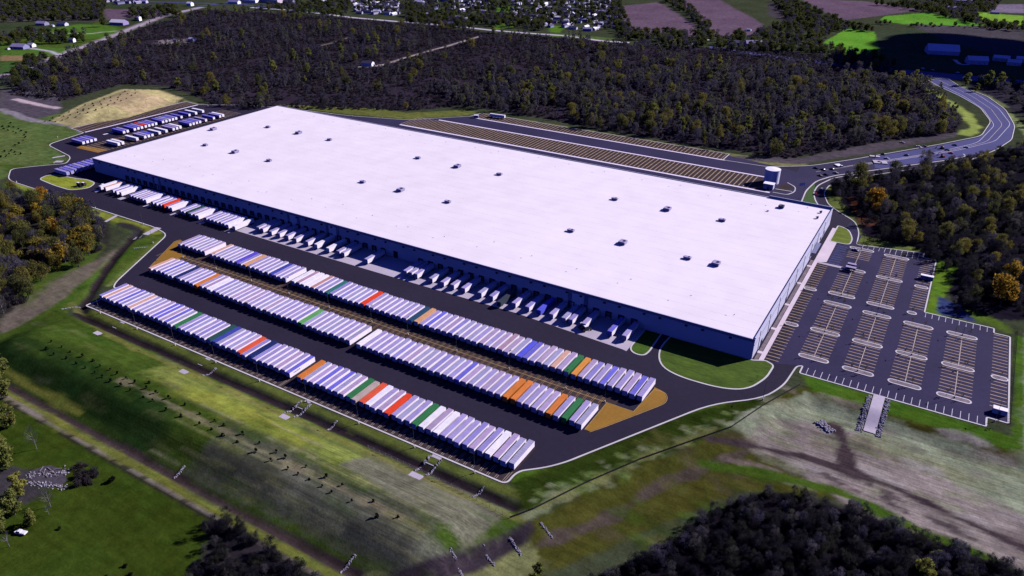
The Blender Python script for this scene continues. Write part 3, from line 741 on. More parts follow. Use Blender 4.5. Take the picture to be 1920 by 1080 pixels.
grass_island(rnd([(-110.2, 363, 1), (-110.9, 346.7, 8), (-104.5, 331.5, 10), (-92, 326.8, 8), (-70, 327.6, 10), (-57.5, 334, 8), (-52.2, 350, 5), (-51.6, 364, 3), (-56.6, 366.2, 1), (-63, 363, .5)], 6), 'large green lawn with curved white kerb below the warehouse end wall', 'lawn_corner', (.055, .095, .012))
grass_island(rnd([(-125.4, 363, 1), (-125.4, 340, 4), (-122, 335.6, 5), (-115.8, 335.6, 5), (-114.6, 341, 3), (-115.6, 363, 1)], 5), 'small rounded green lawn beside the last dock trailer', 'lawn_small', (.045, .095, .010))
grass_island(rnd([(-57.5, 553, 2), (-44, 553, 4), (-43.5, 565, 6), (-49, 583, 8), (-57.5, 587, 2)], 4), 'yellow-green lawn pocket at the office corner of the warehouse', 'lawn_office', (.12, .16, .022))

# walk along the east wall
sheet('sidewalk', [(-60.3, 364.5), (-57.8, 364.5), (-57.8, 512), (-55.8, 512), (-52.5, 514), (-52.5, 552.5), (-57.6, 553), (-57.6, 580), (-60.3, 580)], .16, M['walk'], depth=.1)
sheet('planting_bed', [(-62.6, 364.5), (-60.6, 364.5), (-60.6, 512), (-62.6, 512)], .14, M['mulch'])
for y in (372, 402, 436, 470, 500): sheet('sidewalk', [(-62.9, y), (-60.2, y), (-60.2, y + 2.5), (-62.9, y + 2.5)], .18, M['walk'])
sheet('sidewalk', [(-57.8, 509.3), (-35.5, 508.8), (-35.5, 512.2), (-57.8, 512)], .15, M['concrete'])

# ------------------------------------------------------------------ warehouse
BX0, BX1, BY0, BY1, BH = -657.2, -63.6, 363.3, 585.4, 12.8
wh = thing('warehouse', 'vast low warehouse with flat white roof and long row of loading docks', 'warehouse', ((BX0 + BX1) / 2, (BY0 + BY1) / 2, 0))
ox, oy = wh.location.x, wh.location.y
def W(mb, name, m): return mb.build(name, m, wh)
mb = MB(); mb.box(BX0 - ox, BX1 - ox, BY0 - oy, BY1 - oy, 0, BH - .35); W(mb, 'wall', M['wallpaint'])
mb = MB(); mb.box(BX0 - ox + .5, BX1 - ox - .5, BY0 - oy + .5, BY1 - oy - .5, BH - .345, BH - .1)
# faint membrane seams
for k in range(1, 24):
    y = BY0 - oy + (BY1 - BY0) * k / 24; mb.box(BX0 - ox + .6, BX1 - ox - .6, y - .06, y + .06, BH - .1, BH - .085)
W(mb, 'roof', M['roof'])
mb = MB()
mb.box(BX0 - ox - .15, BX1 - ox + .15, BY0 - oy - .15, BY0 - oy + .45, BH - .34, BH + .12)
mb.box(BX0 - ox - .15, BX0 - ox + .45, BY0 - oy + .46, BY1 - oy - .46, BH - .34, BH + .10)
mb.box(BX1 - ox - .45, BX1 - ox + .15, BY0 - oy + .46, BY1 - oy - .46, BH - .34, BH + .9)
mb.box(BX0 - ox - .15, BX1 - ox + .15, BY1 - oy - .45, BY1 - oy + .15, BH - .34, BH + .35)
mb.box(BX1 - ox - 48, BX1 - ox + .16, BY1 - oy - .47, BY1 - oy + .17, BH - .3, BH + 1.7)
W(mb, 'parapet', M['wallpaint'])
mb = MB(); mb.box(BX0 - ox - .06, BX1 - ox + .06, BY0 - oy - .06, BY0 - oy + .1, BH - 1.9, BH - .36); W(mb, 'fascia_band', M['walldark'])
SX = [-612, -437, -404, -270, -155]
for px_, wdt in ((267, 5), (540, 7), (615, 7), (1080, 8)):
    x = G(px_, {267: 352, 540: 420, 615: 440, 1080: 568}[px_], 6)[0] - ox
    mb = MB(); mb.box(x - wdt / 2, x + wdt / 2, BY0 - oy - .25, BY0 - oy - .005, 0, BH - 2.2); W(mb, 'pilaster', M['wallmark'])
    for s in (-1, 1):
        mb = MB(); mb.box(x + s * (wdt / 2 + 1.6) - 1.2, x + s * (wdt / 2 + 1.6) + 1.2, BY0 - oy - .2, BY0 - oy - .004, 0, BH - 2.0); W(mb, 'recess_panel', M['walldark'])
DOCKS = []
LEFT = [-609, -602.5] + [-592, -587, -581] + [-568.4, -564.4, -560.4, -556.4, -552.4, -548.4] + [-539.5, -535, -530.3, -526, -521, -516.5] + [-505.5, -501.4, -497.3, -493.2, -489, -484.8] + [-475.9 + 4.1 * k for k in range(7)] + [-444.4]
LEFTC = ['white', 'peach'] + ['grey', 'lav', 'white'] + ['lav', 'grey', 'pink', 'lil', 'lil', 'white'] + ['lil', 'lav', 'lil', 'red', 'lil', 'white'] + ['lav', 'lil', 'dgreen', 'lil', 'pink', 'white'] + ['lil', 'lav', 'lil', 'grey', 'lil', 'lav', 'white'] + ['white']
RIGHT = [-427.6, -423.4, -414.1, -406.1, -397.4, -389.2, -377.9, -368.9, -357.5, -348, -343.6, -322.5, -289, -284.6, -280, -268, -258.7, -250.9, -242.4, -229.9, -221.5, -213.6, -205, -195.7, -187.7, -179.1, -170.9, -166.6, -157.7, -141.1, -132.3]
RIGHTC = ['grey', 'lil'] + ['lil'] * 5 + ['white', 'white', 'lil', 'grey', 'grey', 'lil', 'grey', 'lil', 'grey', 'lil', 'lil', 'lil', 'grey', 'lav', 'dgreen2', 'lil', 'lav', 'blue3', 'lil', 'grey', 'lav', 'lil', 'blue2', 'lil']
dm = []
xx = -611.0
while xx < -130:
    if not (-318 < xx < -294): dm.append(xx)
    xx += 8.22
frame0 = door0 = None
for i, x in enumerate(dm):
    if frame0 is None:
        mb = MB()
        for a, b, c, d in ((-1.9, -1.45, 0.8, 4.9), (1.45, 1.9, .8, 4.9), (-1.45, 1.45, 4.4, 4.9)): mb.box(a, b, -.7, -.003, c, d)
        frame0 = W(mb, 'dock_seal', M['seal']); frame0.location = (x + 1.4 - ox, BY0 - oy, 0)
        mb = MB(); mb.box(-1.44, 1.44, -.12, -.004, 1.2, 4.39); door0 = mb.build('dock_door', M['doorpanel'], frame0)
    else:
        f = frame0.copy(); COL.objects.link(f); f.location = (x + 1.4 - ox, BY0 - oy, 0); f.parent = wh
        d = door0.copy(); COL.objects.link(d); d.parent = f
for x, w_, h_ in ((-311, 3.5, 5), (-430, 3, 3.5)):
    mb = MB(); mb.box(x - ox - w_ / 2, x - ox + w_ / 2, BY0 - oy - .3, BY0 - oy - .004, .1, h_); W(mb, 'door', M['seal'])
lamp0 = None
for k in range(46):
    x = BX0 + 12 + k * 12.6 + (1.5 if k % 2 else -1.5)
    if lamp0 is None:
        mb = MB(); mb.box(-.7, .7, -.9, -.064, -.5, .3); lamp0 = W(mb, 'wall_lamp', M['seal']); lamp0.location = (x - ox, BY0 - oy, BH - 2.5)
    else:
        f = lamp0.copy(); COL.objects.link(f); f.location = (x - ox, BY0 - oy, BH - 2.5); f.parent = wh
# east wall: pilasters, office windows, doors
for y in (376, 398, 421, 444, 467, 489, 512, 535, 558):
    mb = MB(); mb.box(BX1 - ox + .004, BX1 - ox + .3, y - oy - .5, y - oy + .5, 0, BH - .5); W(mb, 'pilaster', M['wallmark'])
mb = MB(); mb.box(BX1 - ox + .004, BX1 - ox + .2, BY0 - oy + .5, BY1 - oy - .5, 8.6, 9.0); W(mb, 'wall_band', M['metalgrey'])
for a, b, z0, z1 in ((516, 523, 1, 4.6), (524, 531, 1, 6.5), (532, 534, .2, 3.2), (547, 550, 1.4, 3.6), (560, 563, 1.4, 3.6), (381, 384, .2, 3), (440, 442, .2, 2.8)):
    mb = MB(); mb.box(BX1 - ox + .004, BX1 - ox + .26, a - oy, b - oy, z0, z1); W(mb, 'window' if z1 > 3.3 else 'door', M['glass'])
mb = MB(); mb.box(BX1 - ox + .27, BX1 - ox + 3.0, 513 - oy, 533 - oy, 4.7, 5.1); W(mb, 'entrance_canopy', M['walldark'])

# drain sumps and patches on the roof
rs_ = random.Random(9)
for k in range(34):
    x = BX0 + 20 + (k % 17) * 34.5 - ox; y = (BY0 + 20 if k < 17 else BY1 - 20) - oy + rs_.uniform(-3, 3)
    mb = MB(); mb.cyl((x, y, BH - .099), .55, .02, 10); mb.cyl((x + rs_.uniform(4, 14), y + rs_.uniform(2, 14), BH - .099), .22, .5, 8); W(mb, 'roof_drain', M['metalgrey'])
# rooftop units
RTU = [(-602, 442, 0), (-639, 482, 1), (-599, 517, 0), (-561, 442, 1), (-557, 518, 1), (-516, 441, 0), (-515, 517, 0), (-408, 442, 0), (-408, 517, 0), (-369, 443, 1), (-364, 516, 1), (-322, 442, 0), (-322, 518, 0),
       (-215, 442, 0), (-214, 516, 0), (-175, 442, 1), (-171, 517, 1), (-129, 442, 0), (-129, 518, 0), (-110, 443, 1), (-98, 568, 2), (-70, 573, 3), (-70, 560, 3), (-105, 555, 4)]
def make_rtu(sx, sy, h, dark=False):
    t = thing('rooftop_unit', '', 'ventilation unit')
    mb = MB(); mb.box(-sx / 2 + .2, sx / 2 - .2, -sy / 2 + .2, sy / 2 - .2, 0, .5); mb.build('support_curb', M['metalgrey'], t)
    mb = MB(); mb.box(-sx / 2, sx / 2, -sy / 2, sy / 2, .5, h); mb.build('housing', M['doorpanel'] if dark else mat('unit_housing_%d' % int(sx * 10), (.36, .32, .52), .5, .12, .5), t)
    mb = MB(); mb.box(-sx / 2 - .6, -sx / 2 - .005, -sy / 2 + .3, sy / 2 - .3, .9, h * .8); mb.build('intake_hood', M['walldark'], t)
    if h > 1.2:
        mb = MB(); mb.cyl((sx * .2, 0, h + .004), min(sx, sy) * .22, .35, 10); mb.build('fan', M['dark'], t)
    return t
protos = [make_rtu(4.6, 2.6, 1.7), make_rtu(4.4, 5.2, 2.3), make_rtu(3.6, 3.6, 2.2, True), make_rtu(1.4, 1.4, 1.6, True), make_rtu(1.2, 1.2, .9)]
used = set()
rown = {442: 'near-side row', 517: 'far-side row'}
cnt = {}
for x, y, k in sorted(RTU):
    row = 'near-side row' if y < 460 else ('far-side row' if 500 < y < 530 else None)
    sz = ('small flat', 'larger square', 'dark boxy', 'small dark', 'tiny')[k]
    if row:
        cnt[row] = cnt.get(row, 0) + 1
        lb = f'{sz} vent unit, {ordn(cnt[row])} from the mound end in the {row} of the roof'
    else:
        lb = {(-639, 482): 'larger square vent unit alone near the narrow left edge of the white roof', (-98, 568): 'dark boxy vent unit near the far corner of the white roof', (-70, 573): 'small dark vent closest to the far corner of the roof parapet', (-70, 560): 'small dark vent next to the one at the roof corner', (-105, 555): 'tiny pale vent beside the dark boxy unit on the roof'}[(x, y)]
    r = protos[k]
    if k in used: r = dup(protos[k])
    used.add(k); r.location = (x, y, BH - .1); r['label'] = lb; r['group'] = 'vent units on the warehouse roof'

# ------------------------------------------------------------------ trailers
TC = dict(white=(.80, .76, .84), lil=(.34, .285, .52), lav=(.27, .235, .52), grey=(.33, .31, .48), pink=(.39, .295, .46), peach=(.60, .34, .26), peach2=(.62, .33, .16), orange=(.62, .19, .035), orange2=(.66, .27, .05), red=(.72, .055, .015), red2=(.70, .10, .04),
          green=(.03, .17, .055), lgreen=(.10, .33, .09), dgreen=(.02, .075, .065), dgreen2=(.035, .045, .06), teal=(.03, .16, .15), dteal=(.02, .07, .13), blue=(.045, .06, .33), blue2=(.15, .135, .56), blue3=(.09, .10, .62), violet=(.10, .07, .50), navy=(.012, .025, .13), beige=(.42, .33, .30), mauve=(.42, .26, .36), salmon=(.50, .26, .24))
TN = dict(white='bright white', lil='pale lilac', lav='lavender grey', grey='pale grey', pink='pinkish white', peach='peach', peach2='light orange', orange='orange', orange2='yellow-orange', red='bright red', red2='faded red', green='green', lgreen='light green', dgreen='dark green', dgreen2='dark grey-green', teal='teal', dteal='dark teal', blue='deep blue', blue2='soft blue', blue3='strong blue', violet='violet blue', navy='navy blue', beige='worn beige', mauve='mauve', salmon='salmon pink')
PALE_KEYS = ('white', 'lil', 'lav', 'grey', 'pink', 'blue2')
def trailer_parts():
    """rear at y=0, front at y=18.6, origin on the ground under the rear edge"""
    L_ = 18.6; hw = 1.42; z0, z1 = 1.15, 4.15
    mb = MB()
    mb.box(-hw, hw, .08, L_, z0, z1 - .05)
    mb.box(-hw + .06, hw - .06, .14, L_ - .06, z1 - .05, z1)
    for k in range(12):                    # roof bows
        y = .9 + k * (L_ - 1.6) / 11; mb.box(-hw + .1, hw - .1, y - .05, y + .05, z1, z1 + .03)
    box = mb.mesh('cargo_box', M['trailer'])
    mb = MB()                              # white-ish side panels with posts
    for s in (-1, 1):
        for k in range(16):
            y = .3 + k * (L_ - .6) / 15; x = s * (hw + .012); mb.box(min(s * hw, x + s * .015), max(s * hw, x + s * .015), y - .04, y + .04, z0 + .1, z1 - .1)
        x = s * hw; mb.box(min(x, x + s * .03), max(x, x + s * .03), .1, L_ - .02, z0 - .06, z0 + .08)
        mb.box(min(x, x + s * .03), max(x, x + s * .03), .1, L_ - .02, z1 - .14, z1 - .02)
    rails = mb.mesh('side_rail', M['trailer'])
    mb = MB(); mb.box(-hw + .05, -.03, 0, .078, z0 + .05, z1 - .12); mb.box(.03, hw - .05, 0, .078, z0 + .05, z1 - .12)
    for x in (-1.0, -.45, .45, 1.0): mb.cyl((x, -.03, z0 + .1), .03, z1 - z0 - .3, 5)
    door = mb.mesh('rear_door', M['doorend'])
    mb = MB()
    for x in (-.5, .5): mb.box(x - .08, x + .08, .3, L_ - .4, .8, z0 - .07)
    for y in (1.2, 2.6, 9, 15): mb.box(-1.2, 1.2, y - .1, y + .1, .85, z0 - .08)
    mb.box(-1.2, 1.2, .1, .25, .5, .65); mb.box(-.9, -.8, .1, .25, .6, z0 - .07); mb.box(.8, .9, .1, .25, .6, z0 - .07)
    chassis = mb.mesh('chassis', M['dark'])
    mb = MB()
    for y in (1.5, 2.8):
        for x in (-1.35, .85): mb.cyl((x, y, .52), .52, .5, 12, 'x')
    wheels = mb.mesh('wheel_bogie', M['dark'])
    mb = MB()
    for x in (-.95, .75): mb.box(x, x + .2, L_ - 3.4, L_ - 3.2, 0, z0 - .01); mb.box(x - .1, x + .3, L_ - 3.5, L_ - 3.1, 0, .06)
    mb.box(-.9, .9, L_ - 3.36, L_ - 3.24, .6, .72)
    legs = mb.mesh('landing_gear', M['rail'])
    return [('cargo_box', box), ('side_rail', rails), ('rear_door', door), ('chassis', chassis), ('wheel_bogie', wheels), ('landing_gear', legs)]
TP = trailer_parts()
proto_trailer = None
def place_trailer(x, y, rz, ck, label, group, z=0.05, jit=True):
    global proto_trailer
    if proto_trailer is None:
        proto_trailer = t = thing('semi_trailer', label, 'trailer', (0, 0, 0), 0, group)
        for n, m_ in TP: obj(n, m_, t)
    else:
        t = proto_trailer.copy(); COL.objects.link(t)
        for n, m_ in TP: obj(n, m_, t)
    t.location = (x, y, z); t.rotation_euler = (0, 0, rz + (random.uniform(-.006, .006) if jit else 0))
    t.scale = (1, random.uniform(.985, 1.01), random.uniform(.96, 1.03))
    t['label'] = label; t['group'] = group; t['category'] = 'trailer'
    c = tuple(TC[ck]); pale = ck in PALE_KEYS
    f = random.uniform(.93, 1.06)
    for ch in t.children:
        n = ch.name.split('.')[0]
        if n == 'side_rail': ch.color = (.80, .74, .84, 1) if (pale or ck in ('peach', 'mauve', 'salmon')) else c + (1,)
        if n == 'cargo_box':
            ch.color = (c[0] * f, c[1] * f, c[2] * (f + (random.uniform(-.05, .07) if pale else 0)), 1)
    # pale trailers have whiter sides than roofs, so give them a white skin on the long sides
    return t

# the long sides of the pale trailers are plain white aluminium: separate side skins
mb = MB()
for s in (-1, 1):
    a = s * 1.42; b = s * 1.432; mb.box(min(a, b), max(a, b), .12, 18.55, 1.24, 4.0)
SKIN = mb.mesh('side_panel', M['trailer_side'])
def add_skin(t, ck):
    if ck in PALE_KEYS or ck in ('peach', 'mauve', 'salmon'): obj('side_panel', SKIN, t)

ROWC1 = {0: 'lav', 1: 'peach', 4: 'blue2', 5: 'lav', 7: 'peach', 12: 'blue2', 13: 'blue2', 15: 'blue2', 17: 'green', 24: 'dgreen', 25: 'blue', 30: 'red2', 31: 'lav', 32: 'navy', 33: 'lav', 39: 'blue2', 41: 'orange', 44: 'blue2', 46: 'blue2', 48: 'pink', 49: 'green', 50: 'beige', 51: 'red2', 52: 'white', 55: 'red', 57: 'grey', 58: 'lil', 59: 'green', 60: 'white', 61: 'pink', 62: 'white', 67: 'pink', 68: 'lav', 69: 'white', 70: 'pink', 71: 'grey', 72: 'grey'}
ROWC2 = {0: 'peach', 1: 'pink', 3: 'blue2', 6: 'navy', 11: 'orange', 14: 'white', 15: 'lav', 30: 'lil', 33: 'lgreen', 34: 'grey', 44: 'white', 49: 'grey', 60: 'blue2', 67: 'orange', 68: 'orange', 69: 'lil', 73: 'orange', 75: 'green'}
ROWC3 = {0: 'pink', 8: 'peach', 9: 'lil', 14: 'violet', 16: 'peach2', 22: 'blue', 27: 'white', 28: 'mauve', 29: 'white', 30: 'white', 31: 'salmon', 34: 'teal', 41: 'red', 50: 'dteal', 51: 'peach2', 53: 'blue2', 57: 'lav', 64: 'pink', 65: 'mauve', 66: 'pink', 67: 'grey', 68: 'blue3', 69: 'blue2', 73: 'peach', 74: 'pink', 75: 'green', 76: 'orange2', 80: 'blue2', 83: 'pink', 84: 'blue2'}
base_cycle = ['lil', 'grey', 'lil', 'pink', 'lil', 'lav', 'grey', 'lil', 'pink', 'lil', 'lil']
def fill_row(x0, n, skip, cols, y, rz, name, end):
    xs_ = 0; k = 0; rs = random.Random(n)
    for i in range(n):
        if i in skip: continue
        k += 1
        ck = cols.get(i) or rs.choice(base_cycle)
        xx = x0 + 4.11 * i + 1.42 + rs.uniform(-.12, .12)
        yy = y + rs.uniform(-.5, .5)
        yy2 = yy if rz == 0 else yy + 18.7
        lb = f'{TN[ck]} box trailer, {ordn(k)} from the {end} in the {name}'
        t = place_trailer(xx, yy2, rz, ck, lb, name.replace('row', 'row of trailers'))
        add_skin(t, ck)
fill_row(-427.4, 73, {40}, ROWC1, 218.2, 0, 'front kerbside row', 'mound end')
fill_row(-434.9, 78, {43}, ROWC2, 258.6, math.pi, 'middle row', 'mound end')
fill_row(-451.9, 86, {7, 26}, ROWC3, 294.4, 0, 'third row', 'mound end')
for i, (x, ck) in enumerate(zip(LEFT + RIGHT, LEFTC + RIGHTC)):
    y = 335.5 if i < len(LEFT) else 342.2
    if ck == 'dgreen2': y = 339.8
    t = place_trailer(x + 1.42, (y + 18.9 if y < 340 else 362.4), math.pi, ck, f'{TN[ck]} box trailer backed to the warehouse wall, {ordn(i + 1)} dock from the mound end', 'trailers backed up to the loading docks')
    add_skin(t, ck)
for k in range(9):
    ck = ('lav', 'blue2', 'lav', 'blue2', 'lil', 'blue2', 'lav', 'blue2', 'lil')[k]
    t = place_trailer(-665.2, 343 + 4.15 * k, math.pi / 2, ck, f'{TN[ck]} box trailer, {ordn(k + 1)} from the lawn island beside the warehouse corner', 'trailers beside the warehouse corner')
    add_skin(t, ck)
NWL = [(-740.5, v) for v in (405, 409.2, 413.4, 417.6, 449.5, 453.7, 462, 466.2, 470.4, 475, 479.2, 483.4, 487.6, 496.3, 500.5, 504.7, 508.9, 513, 520, 530.5, 539.5, 549)] + \
      [(-706.5, v) for v in (420.5, 425, 441, 450, 454.2, 458.4, 467, 475.2, 484, 488.2, 492.4, 505, 509.2, 513.4, 517.6, 525.4, 536, 544.6, 548.8)]
NWC = ['lav', 'blue2', 'lav', 'blue2', 'blue2', 'lav', 'blue2', 'blue2', 'lav', 'red', 'lav', 'blue2', 'lav', 'blue2', 'lav', 'grey', 'blue2', 'lav', 'blue2', 'blue2', 'white', 'white'] + \
      ['white', 'white', 'white', 'lil', 'lil', 'blue3', 'white', 'white', 'lil', 'lil', 'white', 'blue2', 'lav', 'blue2', 'lav', 'lil', 'blue2', 'lav', 'white']
# far lot: the trailers beyond the first three hundred are one object
allv = MB(); mats_ = [M['dark']]; mkeys = []
def solid(k):
    if k not in mkeys: mkeys.append(k); mats_.append(mat('far_trailer_' + k, TC[k], .55, .1, .3))
    return mkeys.index(k) + 1
for (x, y), ck in zip(NWL, NWC):
    i = solid(ck); w_ = solid('white'); yy = y
    allv.box(x - 18.6, x, yy - 1.42, yy + 1.42, 1.35, 4.15, i)
    allv.box(x + .005, x + .06, yy - 1.3, yy + 1.3, 1.5, 4.0, w_)
    allv.box(x - 18.2, x - .4, yy - .6, yy + .6, 1.0, 1.34, 0)
    for d in (1.5, 2.8): allv.cyl((x - d, yy - 1.35, .55), .52, 2.7, 10, 'y', 0)
    allv.box(x - 15.4, x - 15.2, yy - .9, yy + .9, .05, 1.0, 0)
o = allv.build('parked_trailers', mats_); tag(o, 'far lot packed with lilac and white box trailers behind the warehouse corner', 'trailers', None, 'stuff')
t = place_trailer(-455, 712, -math.pi / 2 + .1, 'white', 'single white box trailer at the far end of the empty rear stalls', 'trailers in the rear yard'); add_skin(t, 'white')
# dark side marks on a few trailers
def sidemark(x, y0, y1, z):
    for ob in list(bpy.data.objects):
        if ob.name.startswith('semi_trailer') and abs(ob.location.x - x) < 1.2 and abs(ob.location.y - y0) < 30 and ob.get('label'):
            mb = MB()
            for k in range(6): mb.box(1.434, 1.45, 3 + k * .8, 3.5 + k * .8, 2.6, 3.1 + .2 * (k % 2))
            mb.build('side_marking', M['seal'], ob); return
sidemark(-484.8 + 1.42, 354, 0, 0); sidemark(-444.4 + 1.42, 354, 0, 0); sidemark(-427.4 + 4.11 * 39 + 1.42, 218, 0, 0); sidemark(-451.3 + 1.42, 354, 0, 0)

# ------------------------------------------------------------------ small vehicles
def make_tractor():
    t = thing('yard_tractor', '', 'truck')
    mb = MB(); mb.box(-1.2, 1.2, 2.9, 4.9, .9, 3.3); mb.box(-1.15, 1.15, 4.9, 6.2, .9, 2.0); o = mb.build('cab', M['paint'], t); o.color = (.02, .02, .03, 1)
    mb = MB(); mb.box(-1.05, 1.05, 4.905, 4.95, 2.2, 3.1); mb.build('windscreen', M['glass'], t)
    mb = MB(); mb.box(-.5, .5, 0, 2.9, .7, 1.0); mb.cyl((0, .9, 1.0), .7, .15, 12); mb.build('chassis', M['dark'], t)
    mb = MB()
    for y in (.8, 5.2):
        for x in (-1.25, .8): mb.cyl((x, y, .52), .52, .45, 12, 'x')
    mb.build('wheels', M['dark'], t)
    mb = MB(); mb.box(-1.0, 1.0, 3.0, 4.7, 3.31, 3.5); mb.build('roof_cap', M['white'], t)
    return t
tr0 = make_tractor()
first = True
for (px_, py_, rz, lb) in ((142, 352, .3, 'black yard tractor parked on the lawn island kerb, nearer the road corner'), (151, 352, .3, 'black yard tractor parked on the lawn island kerb, nearer the docks'),
                           (1108, 618, 2.6, 'black and white yard tractor standing between the dock trailers'), (1099, 611, 2.9, 'black yard tractor tucked behind another among dock trailers'),
                           (186, 352, -1.2, 'white tractor coupled before the first dock trailer')):
    x, y = G(px_, py_)
    r = tr0 if first else dup(tr0); first = False
    r.location = (x, y, .08); r.rotation_euler = (0, 0, rz); r['label'] = lb; r['group'] = 'yard tractors'
    if lb.startswith('white'):
        for c in r.children:
            if c.name.startswith('cab'): c.color = (.75, .72, .78, 1)

def make_car(pickup=False):
    t = thing('pickup_truck' if pickup else 'parked_car', '', 'pickup' if pickup else 'car')
    bm = bmesh.new(); bmesh.ops.create_cube(bm, size=1)
    for v in bm.verts: v.co = (v.co.x * 1.95, v.co.y * 4.9, .35 + (v.co.z + .5) * .65)
    bmesh.ops.bevel(bm, geom=bm.edges[:], offset=.14, segments=2, affect='EDGES')
    m1 = bpy.data.meshes.new('body'); bm.to_mesh(m1); bm.free(); m1.materials.append(M['paint']); obj('body', m1, t)
    bm = bmesh.new(); bmesh.ops.create_cube(bm, size=1)
    for v in bm.verts:
        top = v.co.z > 0; sy = (1.1 if top else 1.9) if pickup else (1.9 if top else 3.0)
        v.co = (v.co.x * (1.45 if top else 1.8), v.co.y * sy + (.5 if pickup else -.2), .95 + (v.co.z + .5) * .55)
    m2 = bpy.data.meshes.new('cabin'); bm.to_mesh(m2); bm.free(); m2.materials.append(M['glass']); obj('cabin', m2, t)
    mb = MB(); mb.box(-.7, .7, -.95 + (.5 if pickup else 0), .65 + (.3 if pickup else 0), 1.505, 1.56); obj('roof_panel', mb.mesh('roof_panel', M['paint']), t)
    w = MB(); 
    for y in (-1.5, 1.5):
        for x in (-1.0, .75): w.cyl((x, y, .34), .34, .25, 10, 'x')
    w.build('wheels', M['dark'], t)
    return t
car0 = make_car(); pk0 = make_car(True)
CARS = [(1604, 470, 1.1, 0, (.45, .45, .55), 'silver car beside the uppermost island near the office entrance'),
        (1529, 365, .2, 0, (.30, .01, .05), 'dark red car turning on the curved side drive'),
        (1541, 356, .2, 0, (.5, .5, .6), 'pale car on the curved side drive behind the red car'),
        (1530, 316, 1.2, 1, (.02, .02, .03), 'black pickup standing at the rear yard entrance'),
        (1543, 319, 1.2, 0, (.03, .03, .04), 'black car beside the pickup at the rear yard entrance'),
        (1538, 330, .9, 1, (.20, .18, .14), 'muddy tan pickup beside the rear entrance kerb'),
        (1549, 328, .9, 0, (.04, .04, .05), 'dark car with bright windscreen beside the tan pickup'),
        (1649, 305, 1.0, 1, (.35, .32, .24), 'pale work pickup beside the concrete slab on bare ground'),
        (1656, 290, 1.2, 0, (.02, .02, .03), 'small black car near the bare-ground work area'),
        (1692, 268, 1.3, 1, (.30, .30, .35), 'grey pickup on the dirt shoulder by the wood'),
        (1722, 276, 1.3, 0, (.55, .5, .6), 'white car on the dirt shoulder by the wood'),
        (1733, 275, 1.3, 0, (.10, .1, .12), 'dark car next to the white car on the shoulder'),
        (1790, 273, 1.3, 0, (.02, .02, .03), 'black car where the access road widens'),
        (1776, 282, 1.5, 1, (.02, .02, .04), 'black pickup beside the red digger'),
        (1751, 166, .8, 0, (.02, .02, .03), 'dark car driving down the winding road near the highway'),
        (1712, 162, 1.2, 1, (.75, .73, .8), 'white pickup on the bare corner by the highway'),
        (1730, 129, 1.2, 0, (.8, .8, .85), 'white car on the highway in cloud shade, first before the junction'),
        (1748, 132, 1.2, 0, (.5, .5, .6), 'grey car on the highway in cloud shade, second before the junction'),
        (1795, 137, 1.2, 0, (.7, .7, .8), 'pale car on the highway in cloud shade past the junction'),
        (1560, 318, 1.2, 0, (.03, .03, .05), 'dark car in the line of vehicles left of the tall olive tree'),
        (1567, 325, 1.2, 1, (.30, .28, .32), 'grey pickup in the line of vehicles left of the tall olive tree'),
        (1620, 308, 1.2, 0, (.04, .03, .05), 'dark car just beyond the tall olive tree on the access road'),
        (1663, 298, 1.2, 1, (.45, .42, .5), 'silver pickup beyond the concrete slab on the access road'),
        (1700, 292, 1.2, 0, (.02, .02, .03), 'black car between the rounded tree and the red digger'),
        (1748, 288, 1.2, 1, (.03, .03, .06), 'dark pickup short of the red digger on the access road'),
        (1812, 277, 1.2, 0, (.5, .5, .6), 'silver car past the diggers on the widening access road'),
        (1783, 288, 1.2, 0, (.35, .05, .04), 'red car beside the red digger on the access road'),
        (40, 1000, 1.9, 1, (.75, .73, .78), 'white pickup parked on the lawn under green trees')]
f0 = {0: True, 1: True}
for px_, py_, rz, pk, c, lb in CARS:
    x, y = G(px_, py_); p0 = pk0 if pk else car0
    r = p0 if f0[pk] else dup(p0); f0[pk] = False
    r.location = (x, y, .1 if px_ > 60 else .02); r.rotation_euler = (0, 0, rz); r['label'] = lb
    for ch in r.children:
        if ch.name.startswith(('body', 'roof_panel')): ch.color = c + (1,)
# diggers
def digger(px_, py_, rz, c, lb):
    x, y = G(px_, py_); t = thing('excavator', lb, 'excavator', (x, y, .08), rz)
    mb = MB()
    for s in (-1.2, .6): mb.box(s, s + .6, -1.9, 1.9, 0, .8)
    mb.build('tracks', M['dark'], t)
    mb = MB(); mb.box(-1.2, 1.2, -1.6, 1.2, .95, 2.1); o = mb.build('body', M['paint'], t); o.color = c + (1,)
    mb = MB(); mb.box(-1.15, -.1, .1, 1.5, 2.105, 3.1); mb.build('cab', M['glass'], t)
    mb = MB(); mb.tube([(.4, 1.0, 1.8), (.4, 3.2, 4.2), (.4, 5.0, 3.4)], .22, 6); mb.tube([(.4, 5.0, 3.4), (.4, 5.6, 1.2)], .18, 6); o = mb.build('boom', M['paint'], t); o.color = c + (1,)
    mb = MB(); mb.box(-.1, .9, 5.2, 6.1, .3, 1.2); mb.build('bucket', M['dark'], t)
digger(1767, 295, 1.0, (.45, .05, .03), 'red digger working on the access road verge')
digger(1766, 279, 2.0, (.45, .30, .04), 'yellow digger behind the red one on the access road verge')
